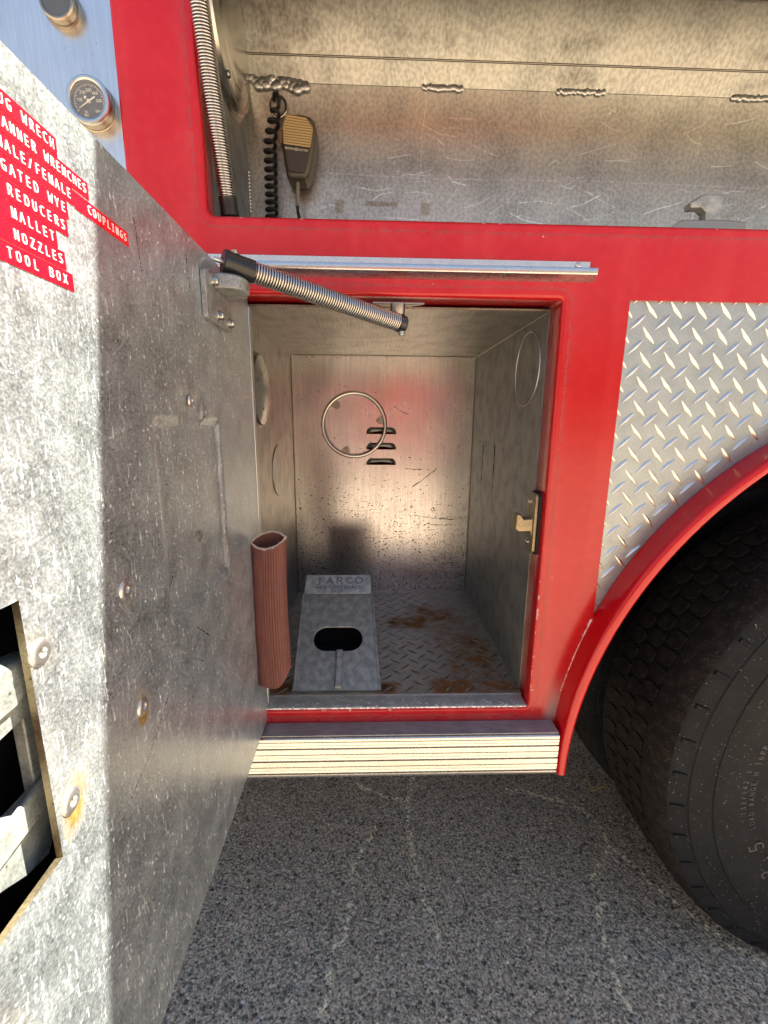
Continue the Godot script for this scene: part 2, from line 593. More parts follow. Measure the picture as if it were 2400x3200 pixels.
	for k in 900:
		var a: Vector2 = q.call(p.rng.randf_range(-0.22, 0.95), p.rng.randf_range(1.42, 1.72))
		p.spot(a.x, a.y, p.rng.randf_range(1, 3.4), p.rng.randf_range(1, 4.5), p.rng.randf_range(0.05, 0.4), 0.05, 0.05, 0.4, 0.5)
	for k in 150:
		var a: Vector2 = q.call(p.rng.randf_range(-0.1, 0.95), p.rng.randf_range(1.43, 1.7))
		var d := Vector2(p.rng.randf_range(-90, 90), p.rng.randfn(0, 18))
		p.stroke([a, a + d * 0.4 + Vector2(0, p.rng.randfn(0, 6)), a + d], 0.9, p.rng.randf_range(0.2, 1.0), 0.0, -0.08, 0.5, 0.25)
	p.stroke([q.call(-0.08, 1.597), q.call(0.12, 1.592), q.call(0.45, 1.596), q.call(0.9, 1.588)], 1.0, 0.5, 0.1, -0.1, 1.4, 0.45)
	p.stroke([q.call(0.093, 1.735), q.call(0.098, 1.70), q.call(0.092, 1.66), q.call(0.093, 1.60)], 1.0, 0.5, 0.1, 0.1, 0.3, 0.05)
	for e in [[0.045, 1.775, 0.155, 1.774], [0.165, 1.771, 0.175, 1.736], [0.31, 1.775, 0.415, 1.776], [0.64, 1.772, 0.74, 1.764], [-0.2, 1.784, -0.1, 1.769], [-0.2, 1.734, -0.12, 1.739], [-0.2, 1.814, -0.03, 1.799], [-0.2, 1.799, -0.08, 1.784], [-0.2, 1.759, -0.13, 1.754], [0.33, 1.736, 0.43, 1.736], [0.66, 1.736, 0.75, 1.744]]:
		p.stroke([q.call(e[0], e[1]), q.call(e[2], e[3])], 15.0, -0.16, 0.04, 0.0, 5.0, 0.1, 0.0)
	for e in [[-0.061, 1.543, 9, 14], [0.02, 1.549, 38, 5], [0.104, 1.542, 10, 13]]:
		var a: Vector2 = q.call(e[0], e[1])
		for x in range(int(a.x - e[2]), int(a.x + e[2])):
			for y in range(int(a.y - e[3]), int(a.y + e[3])):
				p.T[y * p.w + x] += 0.35
				p.L[y * p.w + x] -= 0.12
	M.upper = textured(p, Color(0.43, 0.43, 0.39), Color(0.28, 0.24, 0.15), -0.25, 1.38, 1.25, 768.0 / s, 0.37, -0.1, 0.2, 0.9, 0.02)

	M.upper_sheet = textured(p, Color(0.36, 0.365, 0.335), Color(0.24, 0.21, 0.14), -0.25, 1.38, 1.25, 768.0 / s, 0.42, -0.1, 0.2, 0.9, 0.02)

	# compartment floor with rust: x -0.22..0.29, z -0.53..0
	p = Pad.new(640, 640, 8)
	s = 640.0 / 0.54
	q = func(x, z): return Vector2((x + 0.23) * s, (z + 0.53) * s)
	p.noise(51, 0.02, 0.4, 0.25, 0.1, 1, 1, 4)
	p.noise(52, 0.12, 0.3, 0.1, 0.2, 1, 1, 3)
	for e in [[0.17, -0.36, 62, 60, 0.5], [0.09, -0.32, 60, 30, 0.45], [0.24, -0.2, 40, 110, 0.55], [0.2, -0.13, 50, 70, 0.4], [0.15, -0.05, 30, 24, 0.6], [0.23, -0.05, 70, 22, 0.5], [-0.16, -0.05, 20, 20, 0.3], [0.03, -0.05, 18, 14, 0.3]]:
		for k in 70:
			var a: Vector2 = q.call(e[0], e[1]) + Vector2(p.rng.randfn(0, e[2] * 0.6), p.rng.randfn(0, e[3] * 0.6))
			var r := p.rng.randf_range(8, 26)
			p.spot(a.x, a.y, r, r * 0.8, -0.02, e[4] * 0.42, 0.0, 0.1)
	var rust := PackedVector2Array([Vector2(0.042, -0.322), Vector2(0.115, -0.423), Vector2(0.217, -0.409), Vector2(0.225, -0.32), Vector2(0.25, -0.218), Vector2(0.267, -0.126), Vector2(0.274, -0.043), Vector2(0.133, -0.032), Vector2(0.185, -0.085), Vector2(0.149, -0.2), Vector2(0.140, -0.27), Vector2(0.072, -0.288)])
	for k in 2600:
		var at := Vector2(p.rng.randf_range(0.03, 0.28), p.rng.randf_range(-0.43, -0.03))
		if Geometry2D.is_point_in_polygon(at, rust):
			var a: Vector2 = q.call(at.x, at.y)
			var r := p.rng.randf_range(4, 16)
			p.spot(a.x, a.y, r, r * 0.8, -0.01, p.rng.randf_range(0.04, 0.2), 0.0, 0.0)
	for k in 160:
		var a: Vector2 = q.call(p.rng.randf_range(-0.2, 0.28), p.rng.randf_range(-0.5, 0))
		p.spot(a.x, a.y, 1.3, 1.3, 0.9, 0.0, 0.0, 0.6)
	M.floor = textured(p, Color(0.34, 0.33, 0.30), Color(0.30, 0.135, 0.05), -0.23, -0.53, 0.54, 0.54, 0.42, -0.1, 0.3, 0.6, 0.03, false)
	# sill strip: pale speckles of worn paint
	p = Pad.new(512, 64, 9)
	p.noise(61, 0.03, 0.4, 0.2, 0.1)
	for k in 260:
		p.spot(p.rng.randf() * 512, minf(63, absf(p.rng.randfn(54, 18))), p.rng.randf_range(0.8, 3.0), p.rng.randf_range(0.8, 2.6), 1.2, 0.0, 0.1, 0.6)
	M.sill = textured(p, Color(0.46, 0.475, 0.47), Color(0.55, 0.55, 0.53), -0.21, -0.034, 0.5, 0.036, 0.5, 0.1, 0.1, 0.7, 0.01, false)

	# door's inner face: z -0.02..0.54, y 0.6..1.34
	p = Pad.new(1024, 1344, 10)
	s = 1024.0 / 0.56
	q = func(z, y): return Vector2((z + 0.02) * s, (y - 0.6) * s)
	p.noise(71, 0.010, 0.22, 0.05, 0.0, 1, 1, 3)
	p.noise(72, 0.08, 0.20, 0.05, 0.12, 1, 1, 3)
	p.noise(73, 0.22, 0.40, 0.0, 0.2, 1, 1, 3)
	p.noise(74, 0.10, 0.05, 0.0, 0.0, 1, 8, 2)
	for k in 20000:
		var z := p.rng.randf_range(-0.01, 0.53)
		var a: Vector2 = q.call(z, p.rng.randf_range(0.61, 1.33))
		var r := 0.8 + 2.0 * pow(p.rng.randf(), 3.0)
		var up := 0.7 + 1.1 * pow(p.rng.randf(), 2.0)
		var d := p.rng.randf_range(0.16, 0.85)
		p.spot(a.x, a.y, r, r * up, d, 0.0, d * 0.3, 0.5, 0.45 if p.rng.randf() < 0.6 else 0.0)
		if up > 1.55:
			p.stroke([a, a + Vector2(p.rng.randfn(0, 1), p.rng.randf_range(6, 20))], 0.8, d * 0.6, 0.0, 0.05)
	for k in 170:
		var a: Vector2 = q.call(p.rng.randf_range(0.0, 0.52), p.rng.randf_range(0.62, 1.3))
		var d := Vector2.from_angle(p.rng.randf() * TAU) * p.rng.randf_range(14, 90)
		p.stroke([a, a + d * 0.5 + Vector2(p.rng.randfn(0, 8), p.rng.randfn(0, 8)), a + d], 0.7, 0.3, 0.0, -0.05, 0.5, 0.15)
	for e in [[0.361, 0.918, 1.0, -1], [0.446, 0.916, 1.0, -1], [0.451, 1.016, 0.3, -1], [0.366, 1.018, 0.25, -1], [0.22, 1.16, 0.2, -1]]:
		var a: Vector2 = q.call(e[0], e[1])
		for k in 16:
			p.spot(a.x + p.rng.randfn(0, 8), a.y + p.rng.randfn(-8 if k % 2 else 2, 14), 17, 22, -0.03, 0.30 * e[2], 0.0, 0.0)
	for e in [[0.362, 0.80, 0.385, 0.76], [0.39, 0.765, 0.415, 0.73], [0.35, 0.855, 0.352, 0.835], [0.455, 0.985, 0.452, 0.90], [0.452, 0.90, 0.452, 0.885], [0.40, 0.995, 0.402, 0.98]]:
		p.stroke([q.call(e[0], e[1]), q.call(e[2], e[3])], 5.0, -0.02, 0.16, 0.0, 1.5, 0.1, 0.0)
	for e in [[0.26, 0.9, 0.24, 0.885], [0.25, 0.93, 0.22, 0.905], [0.39, 0.86, 0.355, 0.875], [0.355, 0.875, 0.32, 0.90], [0.30, 1.29, 0.295, 1.25], [0.205, 1.30, 0.20, 1.27], [0.29, 0.99, 0.28, 1.0]]:
		p.stroke([q.call(e[0], e[1]), q.call(e[2], e[3])], 1.2, -0.35, 0.0, 0.0, 0.6, 0.2)
	M.door = textured(p, Color(0.45, 0.51, 0.54), Color(0.28, 0.18, 0.05), -0.02, 0.6, 0.56, 1344.0 / s, 0.33, 0.22, 0.3, 0.58, 0.035, false)

	M.door.metallic = 1.0
	M.door.metallic_texture = p.metal(0.72, 0.5, 0.7)

	# rubber
	p = Pad.new(512, 512, 17)
	p.noise(83, 0.01, 0.2, 0.03, 0.1, 1, 1, 3)
	p.noise(84, 0.2, 0.3, 0.02, 0.2, 1, 1, 2)
	for k in 900:
		var c := 0.5 + 1.1 * pow(p.rng.randf(), 2.0)
		p.spot(p.rng.randf() * 512, p.rng.randf() * 512, c, c, 1.0, 0.9, 0.2, 0.5)
	M.rubber = textured(p, Color(0.0125, 0.0140, 0.0165), Color(0.19, 0.185, 0.17), 0, 0, 0.4, 0.4, 0.55, 0.05, 0.3, 0.0, 0.02)
	M.rubber.metallic_specular = 0.22
	p = Pad.new(512, 512, 12)
	p.noise(81, 0.02, 0.5, 0.3, 0.1, 1, 1, 4)
	p.noise(82, 0.15, 0.5, 0.2, 0.3, 1, 1, 2)
	for k in 700:
		p.spot(p.rng.randf() * 512, p.rng.randf() * 512, p.rng.randf_range(0.7, 1.7), p.rng.randf_range(0.7, 1.7), 1.2, 1.0, 0.2, 0.5)
	M.tread = textured(p, Color(0.014, 0.0125, 0.012), Color(0.065, 0.05, 0.038), 0, 0, 0.35, 0.35, 0.9, 0.0, 0.05, 0.0, 0.06)
	M.tread.metallic_specular = 0.25
	# cast aluminium
	p = Pad.new(512, 512, 13)
	p.noise(91, 0.02, 0.6, 0.4, 0.05, 1, 1, 4)
	p.noise(92, 0.15, 0.4, 0.0, 0.4, 1, 1, 2)
	for k in 260:
		p.spot(p.rng.randf() * 512, p.rng.randf() * 512, p.rng.randf_range(0.8, 2.6), p.rng.randf_range(0.8, 2.6), -0.7, 0.0, -0.3, 0.5)
	M.cast = textured(p, Color(0.30, 0.318, 0.32), Color(0.40, 0.38, 0.31), 0, 0, 0.22, 0.22, 0.5, 0.1, 0.1, 0.6, 0.04)
	M.cast_pale = textured(p, Color(0.42, 0.46, 0.44), Color(0.42, 0.36, 0.18), 0.07, 0.03, 0.25, 0.25, 0.55, 0.1, 0.1, 0.55, 0.03)
	M.bronze = textured(p, Color(0.30, 0.25, 0.16), Color(0.2, 0.15, 0.08), 0, 0, 0.2, 0.2, 0.42, 0.1, 0.1, 0.85, 0.01)
	# diamond plate
	p = Pad.new(512, 512, 14)
	p.noise(95, 0.012, 0.2, 0.12, 0.05, 1, 1, 4)
	p.noise(96, 0.15, 0.16, 0.04, 0.2, 1, 1, 2)
	M.plate = textured(p, Color(0.37, 0.415, 0.43), Color(0.30, 0.31, 0.28), 0, 0, 0.4, 0.4, 0.47, -0.1, 0.2, 0.82, 0.01)
	M.plate_bar = mat(0.70, 0.695, 0.65, 0.3, 1.0)
	# hose
	p = Pad.new(256, 512, 15)
	p.noise(97, 0.02, 0.25, 0.2, 0.05, 1, 1, 4)
	p.noise(98, 0.16, 0.6, 0.2, 0.4, 1, 20, 2)
	for k in 40:
		p.spot(p.rng.randf() * 256, p.rng.randf() * 512, p.rng.randf_range(0.6, 2), p.rng.randf_range(1, 4), -0.35, 0.0, 0.0, 0.3)
	M.hose = textured(p, Color(0.135, 0.043, 0.034), Color(0.11, 0.06, 0.05), -0.2, 0.7, 0.14, 0.28, 0.7, 0.1, 0.0, 0.0, 0.02)

	M.black = mat(0.012, 0.012, 0.013, 0.3)
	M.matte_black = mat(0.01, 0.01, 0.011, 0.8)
	M.liner = mat(0.02, 0.019, 0.018, 0.9)
	M.steel = mat(0.62, 0.61, 0.58, 0.24, 1.0)
	M.dark_steel = mat(0.30, 0.28, 0.25, 0.35, 1.0)
	M.gauge_case = mat(0.34, 0.30, 0.24, 0.3, 1.0)
	M.floor_bar = mat(0.50, 0.48, 0.44, 0.26, 1.0)
	M.rail_top = textured_dull()
	M.chrome = mat(0.50, 0.48, 0.44, 0.24, 1.0)
	M.zinc = mat(0.55, 0.56, 0.56, 0.38, 0.9)
	M.paint_plain = mat(0.45, 0.002, 0.006, 0.2)
	M.tape = mat(0.85, 0.003, 0.018, 0.34)
	M.white = mat(0.85, 0.84, 0.84, 0.5)
	M.dial = mat(0.010, 0.011, 0.014, 0.4)
	M.cream = mat(0.75, 0.72, 0.58, 0.5)
	M.olive = mat(0.085, 0.075, 0.055, 0.42)
	M.olive_dark = mat(0.05, 0.042, 0.032, 0.5)
	M.grille = mat(0.50, 0.36, 0.16, 0.55)
	M.grille_dark = mat(0.10, 0.07, 0.04, 0.7)
	M.rubber_text = mat(0.06, 0.062, 0.068, 0.4)
	M.linen = mat(0.62, 0.52, 0.46, 0.9)
	M.glass = mat(0.9, 0.92, 0.9, 0.1)
	M.glass.transparency = BaseMaterial3D.TRANSPARENCY_ALPHA
	M.glass.albedo_color.a = 0.12
	M.pump = textured_sheet_pump()

func textured_dull() -> StandardMaterial3D:
	var p := Pad.new(512, 128, 19)
	p.noise(105, 0.02, 0.3, 0.15, 0.05, 1, 1, 3)
	p.noise(106, 0.15, 0.3, 0.05, 0.1, 5, 1, 2)
	for k in 60:
		p.spot(p.rng.randf() * 512, p.rng.randf() * 128, p.rng.randf_range(0.8, 2.5), p.rng.randf_range(0.8, 2.0), p.rng.randf_range(-0.6, 0.6), 0.1, 0.0, 0.4)
	return textured(p, Color(0.30, 0.315, 0.33), Color(0.22, 0.20, 0.19), 0, 0, 0.6, 0.15, 0.58, 0.1, 0.1, 0.45, 0.01)

func textured_sheet_pump() -> StandardMaterial3D:
	var p := Pad.new(512, 512, 16)
	p.noise(101, 0.01, 0.12, 0.05, 0.0, 1, 1, 3)
	p.noise(102, 0.2, 0.14, 0.0, 0.06, 1, 18, 2)
	for k in 120:
		p.spot(p.rng.randf() * 512, p.rng.randf() * 512, 1.2, 1.6, -0.3, 0.1, 0.0, 0.3)
	return textured(p, Color(0.64, 0.66, 0.68), Color(0.3, 0.28, 0.25), 0, 0, 0.5, 0.5, 0.3, -0.1, 0.1, 1.0, 0.006)

func make_ground() -> void:
	var p := Pad.new(2048, 2048, 20)
	var s := 2048.0 / 2.4
	var q := func(x, z): return Vector2((x + 0.8) * s, (z + 1.5) * s)
	p.noise(110, 0.0035, 0.35, 0.10, 0.0, 1, 1, 3)
	for i in p.L.size():
		p.L[i] = 1.3
	p.noise(111, 0.26, 1.0, 0.0, 0.5, 1, 1, 1, FastNoiseLite.RETURN_CELL_VALUE)
	p.noise(112, 0.36, 1.35, 0.12, 0.4, 1, 1, 1, FastNoiseLite.RETURN_CELL_VALUE)
	p.noise(113, 0.08, 0.3, 0.05, 0.3, 1, 1, 2)
	for k in 12000:
		var r := 0.8 + 2.6 * pow(p.rng.randf(), 2.5)
		p.spot(p.rng.randf() * 2048, p.rng.randf() * 2048, r, r * p.rng.randf_range(0.6, 1.1), p.rng.randf_range(-0.8, 1.9), p.rng.randf_range(0.0, 0.4), 0.3, 0.7)
	for line in [
		[-0.095, 0.10, -0.092, 0.053, -0.087, 0.007, -0.084, -0.059, -0.056, -0.093, -0.044, -0.192, -0.049, -0.237, -0.017, -0.299, 0.02, -0.36],
		[-0.15, -0.56, -0.089, -0.536, 0.045, -0.462, 0.116, -0.443, 0.137, -0.522, 0.16, -0.60],
		[0.116, -0.443, 0.108, -0.351, 0.118, -0.245, 0.129, -0.188, 0.149, -0.126, 0.156, -0.066],
		[0.429, -0.479, 0.487, -0.474, 0.556, -0.442, 0.638, -0.432],
		[0.52, 0.12, 0.515, 0.068, 0.515, 0.02, 0.53, -0.06, 0.543, -0.118, 0.571, -0.158, 0.571, -0.202, 0.657, -0.277, 0.663, -0.346, 0.638, -0.408, 0.541, -0.448, 0.453, -0.479],
		[0.657, -0.285, 0.701, -0.23, 0.725, -0.172, 0.762, -0.116, 0.809, -0.059, 0.87, 0.0]]:
		var pts := []
		for i in range(0, line.size(), 2):
			pts.append(q.call(line[i], line[i + 1]))
		p.stroke(pts, 9.0, 0.08, 0.26, -0.05, 6.0, 0.3, 0.1)
		p.stroke(pts, 5.0, 0.5, 0.8, -0.12, 4.5, 0.42, 0.5)
		p.stroke(pts, 1.2, -0.7, 0.0, -0.3, 2.5, 0.65, 0.4)
	M.asphalt = textured(p, Color(0.345, 0.276, 0.202), Color(0.48, 0.38, 0.25), -0.8, -1.5, 2.4, 2.4, 0.85, 0.0, 0.0, 0.0, 0.35)
	var m := MB.new()
	m.flat(Vector3(-150, 0, -150), Vector3(150, 0, -150), Vector3(150, 0, 150), Vector3(-150, 0, 150), Vector3.UP)
	var g := put("ground", m, M.asphalt, self)
	g.set_meta("kind", "structure")
	g.set_meta("label", "worn grey asphalt with sandy cracks under the truck")
	# loose grit
	var st := MB.new()
	lathe(st, [Vector2(0.0001, -0.45), Vector2(0.6, -0.3), Vector2(0.9, 0.1), Vector2(0.5, 0.5), Vector2(0.0001, 0.6)], Transform3D(), 6, 80.0)
	var mm := MultiMesh.new()
	mm.transform_format = MultiMesh.TRANSFORM_3D
	mm.use_colors = true
	mm.mesh = st.mesh()
	var gm := StandardMaterial3D.new()
	gm.vertex_color_use_as_albedo = true
	gm.roughness = 0.8
	mm.mesh.surface_set_material(0, gm)
	mm.instance_count = 12000
	var rng := RandomNumberGenerator.new()
	rng.seed = 4
	for i in 12000:
		var r := 0.0012 + 0.0046 * pow(rng.randf(), 2.6)
		var b := Basis(Vector3.UP, rng.randf() * TAU).scaled(Vector3(r, r * 0.6, r * rng.randf_range(0.6, 1.0)))
		mm.set_instance_transform(i, Transform3D(b, Vector3(rng.randf_range(-0.45, 1.15), r * 0.12, 0.16 - 0.8 * pow(rng.randf(), 1.3))))
		var k := 0.07 + 0.55 * pow(rng.randf(), 1.6)
		mm.set_instance_color(i, Color(k, k * 0.91, k * rng.randf_range(0.64, 0.84)))
	var mi := MultiMeshInstance3D.new()
	mi.name = "gravel"
	mi.multimesh = mm
	mi.set_meta("kind", "stuff")
	mi.set_meta("label", "loose grit scattered over the asphalt")
	mi.set_meta("category", "gravel")
	add_child(mi)

const WX := 0.979
const WY := 0.563

func make_body() -> void:
	# flat painted side with its two locker openings, the notch of the tread plate and the wheel arch
	var low := rrect(-0.2, 0.648, 0.281, 1.320, 0.006, 4)
	var up := rrect(-0.226, 1.419, 1.6, 1.714, 0.012, 5)
	var r := 0.0055
	var m := MB.new()
	var arch := disc(WX, WY, 0.650, 160)
	var notch := rect(0.3805, 0.3, 1.58, 1.320)
	for side in [rect(-0.326, 0.5, 0.03, 2.6), rect(0.03, 0.5, 3.6, 2.6)]:
		var ps := [side]
		for c in [grown(low, r), grown(up, r), notch, arch, rect(-1, 0.4, 4, 0.56)]:
			ps = cut(ps, c)
		for q in ps:
			prism(m, q, Transform3D(), -0.004, 0.0)
	put("side_panel", m, M.paint)
	m = MB.new()
	var prof := [Vector2(r, 0)]
	for i in 6:
		var a := PI / 2 * (i + 1) / 6.0
		prof.append(Vector2(r - sin(a) * r, -r + cos(a) * r))
	prof.append(Vector2(0, -0.045))
	prof.append(Vector2(0.02, -0.047))
	rim(m, low, prof)
	put("door_jamb", m, M.paint)
	m = MB.new()
	prof[prof.size() - 2] = Vector2(0, -0.035)
	prof[prof.size() - 1] = Vector2(0.02, -0.037)
	rim(m, up, prof)
	put("door_jamb", m, M.paint)
	# rounded corner post beside the pump panel
	m = MB.new()
	for i in 6:
		var a0 := PI / 2 * i / 6.0
		var a1 := PI / 2 * (i + 1) / 6.0
		var e := func(a): return Vector3(-0.326 - sin(a) * 0.006, 0, -0.006 + cos(a) * 0.006)
		var nn := func(a): return Vector3(-sin(a), 0, cos(a))
		m.quad(e.call(a0) + Vector3(0, 0.56, 0), e.call(a1) + Vector3(0, 0.56, 0), e.call(a1) + Vector3(0, 2.6, 0), e.call(a0) + Vector3(0, 2.6, 0), nn.call(a0), nn.call(a1), nn.call(a1), nn.call(a0))
	m.flat(Vector3(-0.332, 0.56, -0.006), Vector3(-0.332, 2.6, -0.006), Vector3(-0.332, 2.6, -0.03), Vector3(-0.332, 0.56, -0.03), Vector3.LEFT)
	put("corner_post", m, M.paint)
	# fender flare: wall standing out of the side, rounded lip
	m = MB.new()
	var pr := [Vector2(0.651, -0.002), Vector2(0.6495, 0.012)]
	var Tz := Transform3D(Basis(Vector3(1, 0, 0), Vector3(0, 0, 1), Vector3(0, 1, 0)), Vector3(WX, WY, 0))
	# the lip's own circle is set a little to the right and lower
	var steps := 150
	var prof2 := [Vector3(0.651, 0.979, -0.003), Vector3(0.660, 0.988, 0.015), Vector3(0.668, 0.994, 0.030), Vector3(0.670, 0.996, 0.036), Vector3(0.671, 0.999, 0.0395), Vector3(0.672, 1.003, 0.041), Vector3(0.676, 1.012, 0.041), Vector3(0.677, 1.0165, 0.0395), Vector3(0.677, 1.0185, 0.036), Vector3(0.676, 1.019, -0.004)]
	var prev := []
	for i in steps + 1:
		var row := []
		for k in prof2.size():
			var c3: Vector3 = prof2[k]
			var cx := c3.y
			var cy := lerpf(0.563, 0.535, clampf((c3.y - 0.979) / 0.04, 0, 1))
			var bot := asin((0.543 - cy) / c3.x) if k >= 3 else asin((0.60 - cy) / c3.x)
			var a := lerpf(PI - bot, bot, float(i) / steps)
			row.append(Vector3(cx + cos(a) * c3.x, cy + sin(a) * c3.x, c3.z))
		if i > 0:
			for k in prof2.size() - 1:
				var t: Vector3 = (row[k] - prev[k]).normalized()
				var ns := []
				for kk in [k, k + 1]:
					var a3: Vector3 = row[maxi(kk - 1, 0)]
					var b3: Vector3 = row[mini(kk + 1, prof2.size() - 1)]
					var nn := (b3 - a3).cross(t).normalized()
					if nn.dot(row[mini(kk, 6)] - Vector3(1.0, 0.55, -0.25 if kk < 7 else 3.0)) < 0.0 and kk < 7:
						nn = -nn
					if kk >= 7 and nn.dot(Vector3(1.0, 0.55, 0.2) - row[kk]) < 0.0:
						nn = -nn
					ns.append(nn)
				m.quad(prev[k], row[k], row[k + 1], prev[k + 1], ns[0], ns[0], ns[1], ns[1])
		prev = row
	put("fender_flare", m, M.paint_plain, null, "red rounded fender flare round the wheel")
	# wheel well
	m = MB.new()
	for i in 48:
		var a0 := PI * i / 48.0 - 0.05
		var a1 := PI * (i + 1) / 48.0 - 0.05
		var e := func(a, z): return Vector3(WX + cos(a) * 0.68, WY + sin(a) * 0.68, z)
		m.flat(e.call(a0, -0.004), e.call(a1, -0.004), e.call(a1, -0.9), e.call(a0, -0.9), Vector3(WX, WY, -0.4) - e.call(a0, -0.4))
	m.flat(Vector3(0.2, 0.4, -0.9), Vector3(1.8, 0.4, -0.9), Vector3(1.8, 1.4, -0.9), Vector3(0.2, 1.4, -0.9), Vector3(0, 0, 1))
	put("wheel_well", m, M.liner)
	# rub rail, ribbed along its face
	m = MB.new()
	var z := 0.037
	var pf := PackedVector2Array([Vector2(0, 0.543), Vector2(z - 0.001, 0.543)])
	for k in 3:
		var y := 0.5455 + k * 0.0242
		for e in [[0.0, z], [0.0040, z], [0.0042, z - 0.004], [0.0066, z - 0.004], [0.0068, z - 0.0008], [0.0104, z - 0.0012], [0.0106, z - 0.0034], [0.0119, z - 0.0034], [0.0121, z], [0.0176, z], [0.0178, z - 0.0018], [0.0190, z - 0.0018], [0.0192, z]]:
			pf.append(Vector2(e[1], y + e[0]))
		pf.append(Vector2(z, y + 0.0225))
	for i in 6:
		var a := PI / 2 * i / 5.0
		pf.append(Vector2(z - 0.004 + cos(a) * 0.004, 0.6165 + sin(a) * 0.003))
	pf.append(Vector2(0, 0.6215))
	var Tx := Transform3D(Basis(Vector3(0, 0, 1), Vector3(0, 1, 0), Vector3(1, 0, 0)), Vector3.ZERO)
	prism(m, pf, Tx, -0.46, 0.325, 0.0, 30.0)
	var rail := put("rub_rail", m, M.bright, null, "ribbed aluminium rub rail below the open locker")
	m = MB.new()
	box(m, Vector3(-0.459, 0.6205, 0.0005), Vector3(0.3245, 0.6226, 0.0335), 0.0006)
	put("rail_top", m, M.rail_top, rail)
	# drip rail above the locker
	m = MB.new()
	prism(m, PackedVector2Array([Vector2(-0.001, 1.3692), Vector2(0.0022, 1.3692), Vector2(0.0022, 1.358), Vector2(-0.001, 1.358)]), Tx, -0.262, 0.315, 0.0004)
	prism(m, PackedVector2Array([Vector2(0.0, 1.3575), Vector2(0.0105, 1.3590), Vector2(0.0122, 1.3582), Vector2(0.0128, 1.3568), Vector2(0.0128, 1.3508), Vector2(0.0122, 1.3494), Vector2(0.011, 1.3488), Vector2(0.0, 1.3425)]), Tx, -0.262, 0.322, 0.0, 30.0)
	var drip := put("drip_rail", m, M.bright, null, "bright aluminium drip rail over the locker opening")
	m = MB.new()
	screw(m, Vector3(0.297, 1.3642, 0.0022), Vector3(0, 0, 1), 0.0042, 0.0026)
	put("screw", m, M.steel, drip)
	# closed shell behind: roof, ends, far side, underside
	m = MB.new()
	box(m, Vector3(-1.6, 2.6, -2.4), Vector3(3.6, 2.63, 0.0))
	box(m, Vector3(-1.6, 0.5, -2.42), Vector3(3.6, 2.6, -2.4))
	box(m, Vector3(-1.6, 0.5, -2.4), Vector3(-1.57, 2.6, -0.01))
	box(m, Vector3(3.57, 0.5, -2.4), Vector3(3.6, 2.6, -0.01))
	put("body_shell", m, M.paint_plain)
	m = MB.new()
	box(m, Vector3(-1.57, 0.545, -2.4), Vector3(0.327, 0.56, -0.003))
	box(m, Vector3(1.65, 0.545, -2.4), Vector3(3.57, 0.56, -0.003))
	box(m, Vector3(-1.57, 0.30, -1.5), Vector3(3.5, 0.5, -1.4))
	put("underbody", m, M.liner)
	# lift-up door of the upper locker, standing open
	m = MB.new()
	prism(m, PackedVector2Array([Vector2(0.004, 1.735), Vector2(0.238, 1.915), Vector2(0.228, 1.930), Vector2(-0.006, 1.750)]), Tx, -0.25, 1.62, 0.002)
	put("lift_up_door", m, M.sheet)

